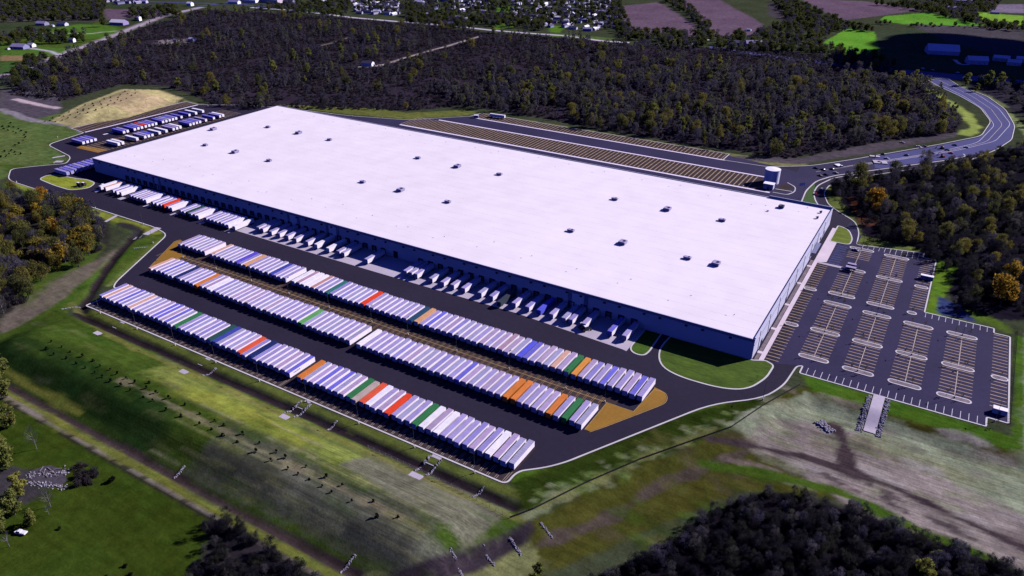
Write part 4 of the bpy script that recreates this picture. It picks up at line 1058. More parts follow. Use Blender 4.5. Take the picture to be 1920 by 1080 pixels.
# site office boxes and shelters
def crate(px_, py_, sx, sy, h, rz, lb, name='storage_container', cat='container', wall='walldark', top='white'):
    x, y = G(px_, py_); t = thing(name, lb, cat, (x, y, .08), rz)
    mb = MB(); mb.box(-sx / 2, sx / 2, -sy / 2, sy / 2, .15, h); mb.build('wall', M[wall], t)
    mb = MB(); mb.box(-sx / 2 - .15, sx / 2 + .15, -sy / 2 - .15, sy / 2 + .15, h + .002, h + .2); mb.build('roof', M[top], t)
    mb = MB(); mb.box(-.5, .5, -sy / 2 - .05, -sy / 2 - .003, .2, 2.2); mb.build('door', M['doorpanel'], t)
crate(1737, 524, 7.5, 2.5, 2.7, 0, 'white flat-roofed storage container on the narrow upper strip of the car park')  # dark blue walls: the white container's shaded side put into the wall colour
crate(1873, 775, 6, 3, 2.8, 0, 'white and blue site cabin in the lower outer corner of the car park', 'site_cabin', 'cabin', 'wallpaint')
crate(1650, 305, 12, 9, .6, .3, 'pale concrete slab stacked on bare ground by the access road', 'concrete_slab', 'slab', 'concrete', 'concrete')
crate(1640, 294, 9, 4, .5, .25, 'flat pile of pale panels on bare ground by the access road', 'panel_pile', 'panels', 'concrete', 'concrete')
crate(1572, 311, 5, 6, .8, .8, 'small stack of white panels beside the tall green tree', 'panel_pile', 'panels', 'concrete', 'white')
crate(893, 221, 5, 3, 3, .4, 'small white hut at the corner of the rear stalls', 'gate_hut', 'hut')
crate(1726, 161, 10, 5, 3, .4, 'small white roadside shed on bare corner by the highway', 'roadside_shed', 'shed', 'white', 'white')
def shelter(px_, py_, sx, sy, lb):
    x, y = G(px_, py_); t = thing('shelter', lb, 'shelter', (x, y, .15))
    for a in (-sx / 2 + .2, sx / 2 - .3):
        for b in (-sy / 2 + .2, sy / 2 - .3):
            mb = MB(); mb.box(a, a + .12, b, b + .12, 0, 2.7); mb.build('post', M['rail'], t)
    mb = MB(); mb.box(-sx / 2, sx / 2, -sy / 2, sy / 2, 2.71, 2.95); mb.build('roof', M['roofpale'], t)
    mb = MB(); mb.box(-sx / 2 + .3, sx / 2 - .3, sy / 2 - .16, sy / 2 - .1, .3, 2.5); mb.build('back_panel', M['glass'], t)
shelter(1594, 508, 6.5, 3.0, 'pale-roofed smoking shelter on the walkway island')
shelter(1596, 502, 5.5, 2.6, 'smaller pale-roofed shelter just above the walkway island')

# tank, pump house
x, y = -126.5, 659.0
t = thing('water_tank', 'round white water tank casting a shadow on the rear stalls', 'water tank', (x, y, .1))
mb = MB(); mb.cyl((0, 0, 0), 6.5, 12.2, 40); o = mb.build('shell', M['tankblue'], t)
mb = MB(); mb.cyl((0, 0, 12.202), 6.65, .25, 40); mb.cyl((0, 0, 12.453), 6.2, .4, 40, r2=.6); mb.build('roof', M['white'], t)
mb = MB(); mb.tube([(4.7, 4.9, 0), (4.7, 4.9, 12.4)], .12); mb.tube([(5.2, 4.4, 0), (5.2, 4.4, 12.4)], .12)
for k in range(18): mb.tube([(4.7, 4.9, .6 + k * .6), (5.2, 4.4, .6 + k * .6)], .05, 4)
mb.build('ladder', M['rail'], t)
t = thing('pump_house', 'small white pump house in front of the round tank', 'building', (-124.5, 642.5, .1))
mb = MB(); mb.box(-4.2, 4.2, -3, 3, 0, 4.4); mb.build('wall', M['wallpaint'], t)
mb = MB(); mb.box(-4.5, 4.5, -3.3, 3.3, 4.402, 4.8); mb.build('roof', M['white'], t)
mb = MB(); mb.box(-.8, .8, -3.06, -3.003, 0, 2.4); mb.build('door', M['doorpanel'], t)
sheet('planting_bed', rnd([(-118, 640), (-107, 646), (-106, 656), (-114, 664), (-118, 655)], 4), .13, M['asphalt_brown'])
kb = MB(); strip(kb, rnd([(-119, 634.5), (-107, 634.5, 3), (-103, 645, 5), (-105, 658, 5), (-114, 666, 3)], 4, False), .9, .07, .25); strip(kb, [(-119, 644), (-105, 645)], .9, .07, .25); tag(kb.build('kerb', M['kerb']), kind='structure')
# flagpole
x, y = G(1504, 372); t = thing('flagpole', 'tall flagpole with white flag at the warehouse rear corner', 'flagpole', (x, y, .1))
mb = MB(); mb.tube([(0, 0, 0), (0, 0, 14)], [.16, .07]); mb.build('pole', M['white'], t)
mb = MB()
for k in range(6):
    z0 = 13.8 - k * .2; mb.face([(-k * .7, .25 * math.sin(k), z0), (-(k + 1) * .7, .25 * math.sin(k + 1), z0 - .2), (-(k + 1) * .7 + .1, .25 * math.sin(k + 1), z0 - 2.7), (-k * .7, .25 * math.sin(k), z0 - 2.5)])
mb.build('flag', M['white'], t)

# ------------------------------------------------------------------ light poles
def make_pole(h=11.0, base=True):
    t = thing('light_pole', '', 'light pole')
    if base:
        mb = MB(); mb.cyl((0, 0, 0), .38, 1.1, 10); mb.build('concrete_base', M['kerb_warm'], t)
    mb = MB(); mb.tube([(0, 0, 1.1 if base else 0), (0, 0, h)], [.10, .06], 6); mb.build('mast', M['mastgrey'], t)
    mb = MB(); mb.box(-.08, .08, 0, 1.5, h - .12, h); mb.box(-.28, .28, 1.0, 1.9, h + .001, h + .14); mb.build('lamp_head', M['dark'], t)
    return t
pole0 = make_pole()
PP = [((x, 208.6), math.pi / 2 - .0, 'kerb below the front trailer row', 0) for x in (-413, -378, -344, -310.5, -277, -243, -209.5, -176, -143)] + \
     [((x, 285.8), 0, 'strip between the middle and third rows', 1) for x in (-437, -403, -369, -335, -301, -267, -240, -206, -172, -138, -116)] + \
     [(G(*p), 0, 'outer kerb by meadow and autumn wood', 2) for p in ((108, 258), (101, 306), (31, 342), (101, 362), (179, 391), (268, 421), (287, 456))] + \
     [(G(*p), 0, 'kerb under the tan mound', 3) for p in ((206, 219), (276, 205), (332, 193), (390, 199))] + \
     [(G(*p), 0, 'kerb above the rear stalls', 4) for p in ((620, 214), (660, 218), (717, 221), (1120, 248), (1310, 278))] + \
     [((cx, y), 0, 'car park islands', 5) for cx, y in ((-35, 415.1), (-35, 468.2), (-12, 381.6), (-12, 452.7), (-12, 508.8), (11, 414.1), (34, 381.6), (34, 452.5), (-35, 549.4), (11.4, 556), (52, 370))] + \
     [(G(1430, 750), 0, 'bend of the drive below the corner lawn', 6)]
cc = {}
for i, (p, rz, wh_, gi) in enumerate(PP):
    cc[gi] = cc.get(gi, 0) + 1
    r = pole0 if i == 0 else dup(pole0)
    r.location = (p[0], p[1], .1 if gi != 0 else T(*p)); r.rotation_euler = (0, 0, rz)
    r['label'] = f'light pole{", " + ordn(cc[gi]) + " along" if gi != 6 else " on"} the {wh_}'; r['group'] = 'light poles round the yard'

# ------------------------------------------------------------------ fences
def fence(pts, h, label, m, step=3.2, name='fence'):
    t = thing(name, label, 'fence', pts[0][:2] + (0,))
    bx, by = pts[0][:2]; pm = MB(); pm.box(-.06, .06, -.06, .06, 0, h); pm = pm.mesh('post', M[m]); rail = MB(); n = 0; prev = None
    for (a, b) in zip(pts, pts[1:]):
        d = math.hypot(b[0] - a[0], b[1] - a[1]); k = max(1, int(d / step))
        for i in range(k + (1 if (a, b) == (pts[-2], pts[-1]) else 0)):
            q = (a[0] + (b[0] - a[0]) * i / k, a[1] + (b[1] - a[1]) * i / k); z = T(*q)
            obj('post', pm, t, (q[0] - bx, q[1] - by, z))
            if prev:
                for zz in (.15, h * .5, h - .06): rail.tube([(prev[0] - bx, prev[1] - by, prev[2] + zz), (q[0] - bx, q[1] - by, z + zz)], .03, 3)
                L2 = max(1, int(math.hypot(q[0] - prev[0], q[1] - prev[1]) / .4))
                for j in range(L2):
                    u = (j + .5) / L2; xx = prev[0] + (q[0] - prev[0]) * u - bx; yy = prev[1] + (q[1] - prev[1]) * u - by; zz = prev[2] + (z - prev[2]) * u
                    rail.box(xx - .012, xx + .012, yy - .012, yy + .012, zz + .15, zz + h - .06)
            prev = (q[0], q[1], z)
    rail.build('mesh_panel', M[m], t)
fence([G(690, 838), G(780, 880), G(870, 925), G(955, 972)], 2.0, 'wire mesh fence with wooden posts along the berm foot', 'trunkpale')
def silt(pts, h, label):
    pts = [(pts[i][0] + (pts[i + 1][0] - pts[i][0]) * k / 8, pts[i][1] + (pts[i + 1][1] - pts[i][1]) * k / 8) for i in range(len(pts) - 1) for k in range(8)] + [pts[-1]]
    t = thing('silt_fence', label, 'fence', pts[0] + (0,)); q = pts[0]
    mb = MB()
    for a, b in zip(pts, pts[1:]):
        d = Vector((b[0] - a[0], b[1] - a[1])).normalized(); n_ = (-d.y * .03, d.x * .03); za = T(*a); zb = T(*b)
        for s_ in (-1, 1):
            f = [(a[0] - q[0] + n_[0] * s_, a[1] - q[1] + n_[1] * s_, za - .1), (b[0] - q[0] + n_[0] * s_, b[1] - q[1] + n_[1] * s_, zb - .1), (b[0] - q[0] + n_[0] * s_, b[1] - q[1] + n_[1] * s_, zb + h), (a[0] - q[0] + n_[0] * s_, a[1] - q[1] + n_[1] * s_, za + h)]
            mb.face(f if s_ > 0 else f[::-1])
    mb.build('fabric', M['fencedark'], t)
    pm = MB(); pm.box(-.05, .05, -.05, .05, 0, h + .35); pm = pm.mesh('post', M['trunk'])
    for a in pts[::1]: obj('post', pm, t, (a[0] - q[0], a[1] - q[1], T(*a)))
silt([G(955, 972), G(1000, 955), G(1100, 905), G(1200, 862), G(1290, 830), G(1370, 802), G(1432, 760), G(1500, 722)], 1.0, 'low black silt fence between kerb slope and basin')
fence([(58.6, 372), (60.2, 430), (61.5, 475)], 1.2, 'low black fence along the outer edge of the car park', 'fencedark', 2.5)

# ------------------------------------------------------------------ stones, flumes
def stones(poly_or_line, n, w, label, name='rock_check_dam', cat='rocks', size=(.25, .6), kind=None):
    a, b = poly_or_line; mb = MB(); rs = random.Random(n + int(a[0]))
    cx, cy = (a[0] + b[0]) / 2, (a[1] + b[1]) / 2
    d = Vector((b[0] - a[0], b[1] - a[1])); nn = Vector((-d.y, d.x)).normalized()
    for k in range(n):
        u = rs.random(); v = rs.gauss(0, .35) * w
        x = a[0] + d.x * u + nn.x * v; y = a[1] + d.y * u + nn.y * v; z = T(x, y); r = rs.uniform(*size)
        pts = []
        for i in range(6):
            an = i * math.pi / 3 + rs.random() * .6; pts.append((x - cx + r * math.cos(an) * rs.uniform(.7, 1.2), y - cy + r * math.sin(an) * rs.uniform(.7, 1.2), z - .1))
        hgt = r * rs.uniform(.6, 1.1); top = [(x - cx + (p[0] + cx - x) * .55, y - cy + (p[1] + cy - y) * .55, z + hgt + rs.uniform(-.1, .1)) for p in pts]
        for i in range(6): mb.face([pts[i], pts[(i + 1) % 6], top[(i + 1) % 6], top[i]])
        mb.face(top)
    o = mb.build(name, M['stone'], None, loc=(cx, cy, 0)); tag(o, label, cat)
    return o
for p, q, lb in (((115, 580), (150, 574), 'line of pale stones across the ditch at the berm corner'), ((379, 704), (405, 690), 'line of pale stones across the ditch by the second concrete flume'),
                 ((325, 893), (347, 876), 'line of pale stones across the lower ditch near the lawn'), ((637, 1072), (666, 1044), 'line of pale stones across the lower ditch at the bottom edge'),
                 ((845, 1040), (870, 1075), 'line of pale stones across the bottom channel, nearest the bottom edge'), ((905, 1022), (927, 1050), 'line of pale stones across the bottom channel, middle of three'),
                 ((955, 1000), (978, 1030), 'line of pale stones across the bottom channel, thin one by the fence corner'), ((1013, 978), (1037, 1001), 'line of pale stones above the bottom channel in basin grass'),
                 ((885, 932), (908, 911), 'line of pale stones across the ditch by the last front trailer'), ((614, 804), (632, 788), 'line of pale stones across the ditch between two flumes'),
                 ((250, 466), (277, 463), 'line of pale stones across the ditch below the left kerb bend')):
    stones((G(*p), G(*q)), 80, .7, lb, size=(.2, .42))
def flume(kx, lb, w=3.6):
    t = thing('concrete_flume', lb, 'drain flume', (kx, 209.4, 0))
    mb = MB(); mb.face([(-w / 2, 0, .12), (w / 2, 0, .12), (w / 2, -6.0, .10 + T(kx, 203.4)), (-w / 2, -6.0, .10 + T(kx, 203.4))][::-1]); mb.build('chute', M['concrete'], t)
    mb = MB(); z = T(kx, 192.5)
    mb.box(-w / 2 - .6, w / 2 + .6, -18.5, -14.5, z - .3, z + .14); mb.build('splash_pad', M['concrete'], t)
for kx, lb in ((-392, 'pale concrete flume through the verge, nearest the berm corner'), (-317, 'pale concrete flume through the verge, second along the front kerb'), (-243, 'pale concrete flume through the verge with stones, third along the front kerb')):
    flume(kx, lb)
flume(-163.5, 'pale concrete flume with orange silt, last along the front kerb', 5)
for kx in (-243, -163.5):
    for s in (-3.0, 3.0): stones(((kx + s, 208), (kx + s, 196)), 45, .8, f"loose stones edging the {'orange-silted' if kx > -200 else 'third'} flume on its {'upper' if s > 0 else 'lower'} side", 'riprap_edge')
def pathsheet(a, b, w, lb, mk='concrete'):
    t = MB(); a = G(*a); b = G(*b); strip(t, [a, b], w, -.2, .12, ground=True)
    o = t.build('drain_chute', M[mk]); tag(o, lb, 'drain')
pathsheet((154, 381), (133, 393), 2.4, 'narrow pale drain chute through the left verge, nearer the docks')
pathsheet((219, 404), (197, 416), 2.4, 'narrow pale drain chute through the left verge, by the autumn wood')
pathsheet((298, 427), (272, 440), 5.0, 'wide pale drain chute at the left kerb bend')
pathsheet((122, 292), (98, 296), 3.0, 'pale drain chute beside the meadow corner lawn')
pathsheet((118, 303), (103, 303), 5.0, 'broad pale slab beside the meadow kerb')
pathsheet((250, 444), (265, 444), 5.0, 'oval white slab in the ditch below the kerb bend')
# big car park flume
mb = MB(); strip(mb, [(1.2, 364.0 - .8 * k) for k in range(38)], 5.4, -.3, .3, ground=True); tag(mb.build('car_park_flume', M['concrete']), 'long pale concrete flume running from the car park into the basin', 'drain flume')
stones(((-3.0, 362), (-3.4, 333)), 420, 1.5, 'band of grey riprap on the lawn side of the long flume', 'riprap_edge')
stones(((5.4, 362), (5.4, 333)), 420, 1.5, 'band of grey riprap on the outer side of the long flume', 'riprap_edge')
stones((G(1538, 780), G(1560, 800)), 120, 3.0, 'heap of dark and pale stones at the head of the basin channel', 'rock_heap', 'rocks', (.4, 1.0))

# ------------------------------------------------------------------ trees
def crown_mesh(name, m, h0, h1, r, n, leaf, shape='round', seed=0, clumps=14, thin=1.0, hole=.25):
    rs = np.random.RandomState(seed); V = []; Fc = []
    # clump centres give light and dark masses and gaps
    cs = []
    while len(cs) < clumps:
        u = rs.rand(); a = rs.rand() * 6.283
        if shape == 'round': rr = math.sqrt(max(0, 1 - (2 * u - 1) ** 2))
        elif shape == 'column': rr = .55 + .45 * math.sin(math.pi * min(1, u * 1.1 + .05))
        elif shape == 'cone': rr = 1 - .9 * u
        else: rr = math.sqrt(max(0, 1 - u * u))
        q = rr * (.45 + .5 * rs.rand()) * r
        cs.append((q * math.cos(a), q * math.sin(a), h0 + (h1 - h0) * u))
    cr = [rs.uniform(.35, .62) * (r if shape != 'column' else r * .9) for _ in cs]
    for k in range(n):
        i = rs.randint(len(cs)); c = cs[i]; d = rs.normal(size=3); d /= np.linalg.norm(d); rad = cr[i] * (rs.rand() ** .45)
        p = np.array(c) + d * rad * np.array((1, 1, .8))
        if p[2] < h0 * .5: continue
        u_ = rs.normal(size=3); u_ /= np.linalg.norm(u_); w_ = np.cross(u_, d + rs.normal(size=3) * .4); w_ /= (np.linalg.norm(w_) + 1e-6)
        l = leaf * rs.uniform(.6, 1.3)
        if thin != 1.0: u_ = np.array((u_[0] * .5, u_[1] * .5, abs(u_[2]) + .6)); u_ /= np.linalg.norm(u_)
        b = len(V)
        V += [tuple(p - u_ * l - w_ * l * thin * .5), tuple(p + u_ * l - w_ * l * thin * .3), tuple(p + u_ * l * .7 + w_ * l * thin * .6), tuple(p - u_ * l * .8 + w_ * l * thin * .5)]
        Fc.append((b, b + 1, b + 2, b + 3))
    me = bpy.data.meshes.new(name); me.from_pydata(V, [], Fc); me.materials.append(m); me.update(); return me

def trunk_mesh(name, m, h, r, limbs=5, seed=0, spread=2.0, top=None):
    rs = random.Random(seed); mb = MB()
    mb.tube([(0, 0, -.3), (rs.uniform(-.2, .2), rs.uniform(-.2, .2), h * .5), (rs.uniform(-.4, .4), rs.uniform(-.4, .4), h)], [r, r * .7, r * .25], 6)
    for k in range(limbs):
        a = rs.random() * 6.283; z = h * rs.uniform(.35, .8); s = spread * rs.uniform(.6, 1.1); e = z + s * rs.uniform(.7, 1.2)
        mb.tube([(0, 0, z), (s * .5 * math.cos(a), s * .5 * math.sin(a), z + (e - z) * .4), (s * math.cos(a), s * math.sin(a), e)], [r * .45, r * .28, r * .08], 4)
    return mb.mesh(name, m)

KIND = {}
def kind(key, m, tm, h0, h1, r, n, leaf, shape, seed, thin=1.0, clumps=14, limbs=5, tr=.2, spread=None):
    KIND.setdefault(key, []).append((crown_mesh('crown', M[m], h0, h1, r, n, leaf, shape, seed, clumps, thin), trunk_mesh('trunk', M[tm], h1 * .8, tr, limbs, seed, spread or r * .7)))
for s in range(3):
    kind('green', 'lf_green', 'trunk', 3.0, 11.5, 4.3, 1500, .42, 'round', 10 + s, clumps=20, tr=.28)
    kind('bare', 'lf_bare', 'trunkpale', 2.5, 12, 3.4, 1500, .42, 'round', 20 + s, thin=.35, clumps=18, limbs=9)
    kind('aspen', 'lf_aspen', 'trunkpale', 2.5, 14, 2.5, 1200, .42, 'column', 30 + s, thin=.5, clumps=14, limbs=6)
    kind('brush', 'lf_brush', 'trunk', .2, 3.4, 3.2, 1100, .34, 'dome', 40 + s, thin=.6, clumps=14, limbs=4, tr=.1)
    kind('orange', 'lf_orange', 'trunk', 3.0, 11, 4.0, 1400, .42, 'round', 50 + s, clumps=18, tr=.26)
for s in range(3):
    kind('dark', 'lf_dark', 'trunk', 1.8, 11, 3.6, 1700, .36, 'round', 110 + s, thin=.35, clumps=20, limbs=9)
    kind('darkbrush', 'lf_dark', 'trunk', .2, 4.0, 3.2, 1200, .3, 'dome', 120 + s, thin=.5, clumps=14, limbs=4, tr=.1)
    kind('olive', 'lf_olive', 'trunk', 2.2, 12, 4.2, 2000, .38, 'round', 130 + s, thin=.7, clumps=24, limbs=8, tr=.28)
for s in range(2):
    kind('yellow', 'lf_yellowgreen', 'trunk', 2.0, 11, 3.6, 1600, .42, 'round', 60 + s, clumps=16)
    kind('conifer', 'lf_shrub', 'trunk', .0, 2.2, 1.25, 420, .24, 'cone', 70 + s, clumps=10, limbs=0, tr=.1)
    kind('young', 'lf_young', 'trunkpale', 2.2, 5.2, .9, 70, .2, 'round', 80 + s, clumps=9, limbs=4, tr=.07)
    kind('bush', 'lf_shrub', 'trunk', .1, 1.5, 1.0, 220, .24, 'dome', 90 + s, clumps=8, limbs=0, tr=.06)
    kind('twig', 'lf_bare', 'trunkpale', 3.5, 9.5, 3.0, 160, .6, 'round', 95 + s, thin=.12, clumps=14, limbs=14, tr=.16, spread=3.0)
NAMES = {'dark': 'bare_tree', 'darkbrush': 'scrub_bush', 'olive': 'olive_tree', 'green': 'green_tree', 'bare': 'bare_tree', 'aspen': 'slender_tree', 'brush': 'scrub_bush', 'orange': 'autumn_tree', 'yellow': 'yellow_tree', 'conifer': 'evergreen_shrub', 'young': 'young_tree', 'bush': 'round_shrub', 'twig': 'leafless_tree'}
CATS = {'brush': 'bush', 'darkbrush': 'bush', 'conifer': 'shrub', 'bush': 'shrub'}
NT = [0]
def tree(key, x, y, label, group=None, s=1.0, sz=None, z=None, v=None):
    c, tk = KIND[key][random.randrange(len(KIND[key])) if v is None else v]
    o = thing(NAMES[key], label, CATS.get(key, 'tree'), (x, y, (T(x, y) if z is None else z)), random.random() * 6.28, group)
    o.scale = (s, s, sz or s * random.uniform(.85, 1.15))
    obj('crown', c, o); obj('trunk', tk, o) if key not in ('bush',) else None
    NT[0] += 1
    return o

# forests as scattered stuff -----------------------------------------------------
def forest(name, label, poly, spacing, mix, smin, smax, seed, avoid=None, dens=None):
    rs = np.random.RandomState(seed); p = np.array(poly)
    x0, x1, y0, y1 = p[:, 0].min(), p[:, 0].max(), p[:, 1].min(), p[:, 1].max()
    n = int((x1 - x0) * (y1 - y0) / spacing ** 2)
    x = rs.uniform(x0, x1, n); y = rs.uniform(y0, y1, n)
    k = inside(x, y, poly)
    if avoid is not None:
        for q, w in avoid: k &= pdist(x, y, q, False) > w
    if dens is not None: k &= dens(x, y, rs)
    x, y = x[k], y[k]
    z = terr(x, y)
    pc = bpy.data.collections.new(name + '_kinds'); keys = []
    i = 0
    for key, wgt in mix:
        for rep in range(wgt):
            c, tk = KIND[key][rep % len(KIND[key])]
            bmj = bmesh.new(); bmj.from_mesh(c); nf = len(bmj.faces); bmj.from_mesh(tk)
            bmj.faces.ensure_lookup_table()
            for f in bmj.faces[nf:]: f.material_index = 1
            mj = bpy.data.meshes.new(key); bmj.to_mesh(mj); bmj.free(); mj.materials.append(c.materials[0]); mj.materials.append(tk.materials[0])
            ob = bpy.data.objects.new('%s_%02d' % (name, i), mj); pc.objects.link(ob); i += 1
    me = bpy.data.meshes.new(name); me.vertices.add(len(x)); me.vertices.foreach_set('co', np.stack([x, y, z], 1).astype(np.float32).ravel()); me.update()
    o = obj(name, me); tag(o, label, 'woodland', None, 'stuff')
    ng = bpy.data.node_groups.new(name, 'GeometryNodeTree')
    ng.interface.new_socket(name='Geometry', in_out='INPUT', socket_type='NodeSocketGeometry'); ng.interface.new_socket(name='Geometry', in_out='OUTPUT', socket_type='NodeSocketGeometry')
    N = ng.nodes.new; L = ng.links.new
    gi = N('NodeGroupInput'); go = N('NodeGroupOutput'); iop = N('GeometryNodeInstanceOnPoints'); ci = N('GeometryNodeCollectionInfo')
    ci.inputs['Collection'].default_value = pc; ci.inputs['Separate Children'].default_value = True; ci.inputs['Reset Children'].default_value = True
    rv = N('FunctionNodeRandomValue'); rv.data_type = 'FLOAT_VECTOR'; rv.inputs[0].default_value = (-.06, -.06, 0); rv.inputs[1].default_value = (.06, .06, 6.28); rv.inputs['Seed'].default_value = seed
    r2 = N('FunctionNodeRandomValue'); r2.data_type = 'FLOAT'; r2.inputs[2].default_value = smin; r2.inputs[3].default_value = smax; r2.inputs['Seed'].default_value = seed + 1
    r3 = N('FunctionNodeRandomValue'); r3.data_type = 'INT'; r3.inputs[4].default_value = 0; r3.inputs[5].default_value = i - 1; r3.inputs['Seed'].default_value = seed + 2
    L(gi.outputs[0], iop.inputs['Points']); L(ci.outputs[0], iop.inputs['Instance']); iop.inputs['Pick Instance'].default_value = True
    L(r3.outputs[2], iop.inputs['Instance Index']); L(rv.outputs[0], iop.inputs['Rotation']); L(r2.outputs[1], iop.inputs['Scale'])
    L(iop.outputs[0], go.inputs[0])
    md = o.modifiers.new('scatter', 'NODES'); md.node_group = ng
    return len(x)

track = GP((900, 68), (840, 86), (760, 108), (725, 120), (672, 124))
farm = GP((285, 80), (345, 78)); tr2 = GP((600, 86), (655, 70))
def clump(sc, thr, seed):
    def f(x, y, rs):
        return (vnoise(x, y, sc, seed) + vnoise(x, y, sc / 3, seed + 1) * .5 + rs.uniform(-.15, .15, x.size)) > thr
    return f
nf = 0
nf += forest('north_scrub', 'dark purple-brown scrub covering the wood behind the warehouse', NWOOD, 4.4, (('brush', 8), ('darkbrush', 2), ('bare', 1)), .28, .64, 1, [(track, 9), (farm, 22), (tr2, 6)], clump(26, -.3, 4))
nf += forest('north_wood', 'thin autumn wood of grey and olive trees behind the warehouse', NWOOD, 12.0, (('bare', 7), ('aspen', 7), ('olive', 2), ('yellow', 1)), .6, 1.35, 2, [(track, 12), (farm, 22), (tr2, 8)], lambda x, y, rs: clump(60, 0, 9)(x, y, rs) & (rs.rand(x.size) < np.where(x < -620, .35, .8)))
NEARN = [p for p in GP((880, 203), (1050, 232), (1200, 258), (1370, 284), (1470, 300), (1560, 284), (1700, 264), (1795, 247), (1800, 215), (1760, 175), (1720, 150), (1560, 130), (1300, 140), (1000, 150), (820, 175))]
nf += forest('north_wood_front', 'denser band of grey trees right behind the rear stalls', NEARN, 10.4, (('bare', 7), ('aspen', 6), ('olive', 2), ('darkbrush', 3)), .8, 1.45, 3, None, clump(45, -.05, 12))
nf += forest('east_wood', 'dark dense wood beside the car park', EWOOD, 5.4, (('dark', 6), ('bare', 1), ('olive', 1), ('darkbrush', 6)), .5, 1.1, 4, None, clump(22, -.22, 14))
nf += forest('autumn_wood', 'mixed autumn wood at the left edge', LWOOD, 8.4, (('bare', 4), ('dark', 1), ('olive', 4), ('orange', 2), ('brush', 3)), .7, 1.3, 5, None, clump(20, -.2, 16))
nf += forest('southeast_wood', 'dark leafless thicket at the lower right corner', SEWOOD, 3.0, (('dark', 4), ('darkbrush', 6), ('bare', 1)), .32, .72, 6, None, clump(16, -.3, 18))
nf += forest('south_thicket', 'dark thicket at the bottom edge beside the lawn', SWWOOD, 3.0, (('dark', 4), ('darkbrush', 5), ('bare', 1)), .32, .72, 7)
nf += forest('roadside_scrub', 'dark scrub on the outer side of the winding road', GP((1805, 150), (1860, 165), (1905, 195), (1925, 235), (2000, 270), (2000, 165)), 8.5, (('brush', 5), ('bare', 2), ('yellow', 1)), .6, 1.1, 8)
# tree belts among far farms and suburb
belts = [GP((-10, 66), (60, 60), (130, 66), (165, 64), (160, 82), (60, 84), (-10, 86)), GP((0, 14), (200, 8), (190, 38), (0, 42)), GP((0, -6), (200, -6), (190, 14), (0, 14)), GP((240, 20), (340, 14), (330, 32), (245, 42)), GP((590, 10), (660, 14), (640, 34), (480, 20), (490, 14)), GP((760, 14), (840, 24), (900, 40), (880, 60), (760, 44)),
         GP((900, 30), (1030, 40), (1020, 60), (900, 50)), GP((1140, 0), (1160, 0), (1185, 60), (1320, 66), (1290, 30), (1240, 0), (1275, 0), (1350, 70), (1420, 64), (1440, 100), (1300, 90), (1160, 74)),
         GP((1445, 0), (1480, 0), (1560, 35), (1600, 50), (1640, 60), (1560, 60), (1540, 85), (1640, 110), (1690, 128), (1560, 112), (1440, 95), (1420, 60), (1480, 45)), GP((1640, 10), (1700, 6), (1830, 20), (1830, 50), (1740, 24)), GP((1830, 40), (1920, 50), (1920, 62), (1860, 56)), GP((1720, 0), (1880, 0), (1860, 26), (1780, 14)),
         GP((40, 115), (95, 108), (120, 130), (60, 160), (20, 150)), GP((0, 160), (40, 150), (110, 190), (60, 178))]
for i, b in enumerate(belts):
    nf += forest('tree_belt', ('belt of dark trees among the distant farms', 'grey strip of wood beyond the farm lawns', 'dark woods on the far left skyline edge', 'dark trees beyond the dirt road', 'trees screening the far shops', 'trees beside the brown suburb lots', 'dark hedge trees in front of the mobile homes', 'tree lines framing the brown fields', 'tree lines round the dark field by the highway', 'hedge above the bright green field', 'hedge below the yellow-green field', 'grove round the far farmhouses', 'bushes at the corner of the dirt road', 'bushes beside the tan mound track')[i], b, 13 if i not in (1, 7, 8) else 11, (('green', 4), ('brush', 1), ('bare', 2)), .7, 1.2, 30 + i)
SUB = GP((470, -5), (1150, -5), (1150, 60), (1030, 48), (930, 50), (760, 26), (600, 24))
nf += forest('suburb_trees', 'garden trees scattered through the distant suburb', SUB, 17, (('green', 3), ('bare', 2)), .6, 1.1, 60)
hedge = rnd(GP((1690, 47), (1760, 50), (1870, 57)), 1, False)
nf += forest('field_hedge', 'dotted hedge along the bright field edge', GP((1640, 44), (1880, 52), (1880, 56), (1640, 48)), 14, (('green', 1), ('brush', 1)), .5, .9, 61)
print('forest points', nf)

# individual trees -----------------------------------------------------------------
def scatter_trees(poly_px, n, keys, labels, group, smin, smax, seed, mind=7.0):
    rs = random.Random(seed); poly = GP(*poly_px); xs_ = [p[0] for p in poly]; ys_ = [p[1] for p in poly]; got = []
    tries = 0
    while len(got) < n and tries < 4000:
        tries += 1
        x = rs.uniform(min(xs_), max(xs_)); y = rs.uniform(min(ys_), max(ys_))
        if not inside(np.array([x]), np.array([y]), poly)[0]: continue
        if any((x - a) ** 2 + (y - b) ** 2 < mind ** 2 for a, b in got): continue
        got.append((x, y)); k = rs.choice(keys)
        tree(k, x, y, labels[k], group + ' ' + NAMES[k].replace('_', ' ') + ('es' if 'brush' in k else 's'), rs.uniform(smin, smax))
lf = {'olive': 'olive leafy tree in the autumn wood at the left edge', 'orange': 'orange autumn tree in the wood at the left edge', 'bare': 'grey leafless tree in the autumn wood at the left edge', 'yellow': 'yellow-green tree in the autumn wood at the left edge'}
scatter_trees([(0, 590), (0, 400), (30, 385), (110, 385), (185, 415), (190, 455), (150, 500), (60, 560)], 48, ['olive', 'olive', 'orange', 'bare', 'olive', 'bare'], lf, 'left wood', .85, 1.35, 3, 7)
el = {'dark': 'dark leafless tree in the wood beside the car park', 'bare': 'grey leafless tree in the wood beside the car park', 'olive': 'olive green tree in the wood beside the car park'}
scatter_trees([(1650, 400), (1760, 380), (1900, 330), (1915, 560), (1850, 580), (1800, 560), (1780, 490), (1690, 452)], 55, ['dark', 'dark', 'bare', 'dark', 'olive'], el, 'car park wood', .8, 1.2, 4, 8)
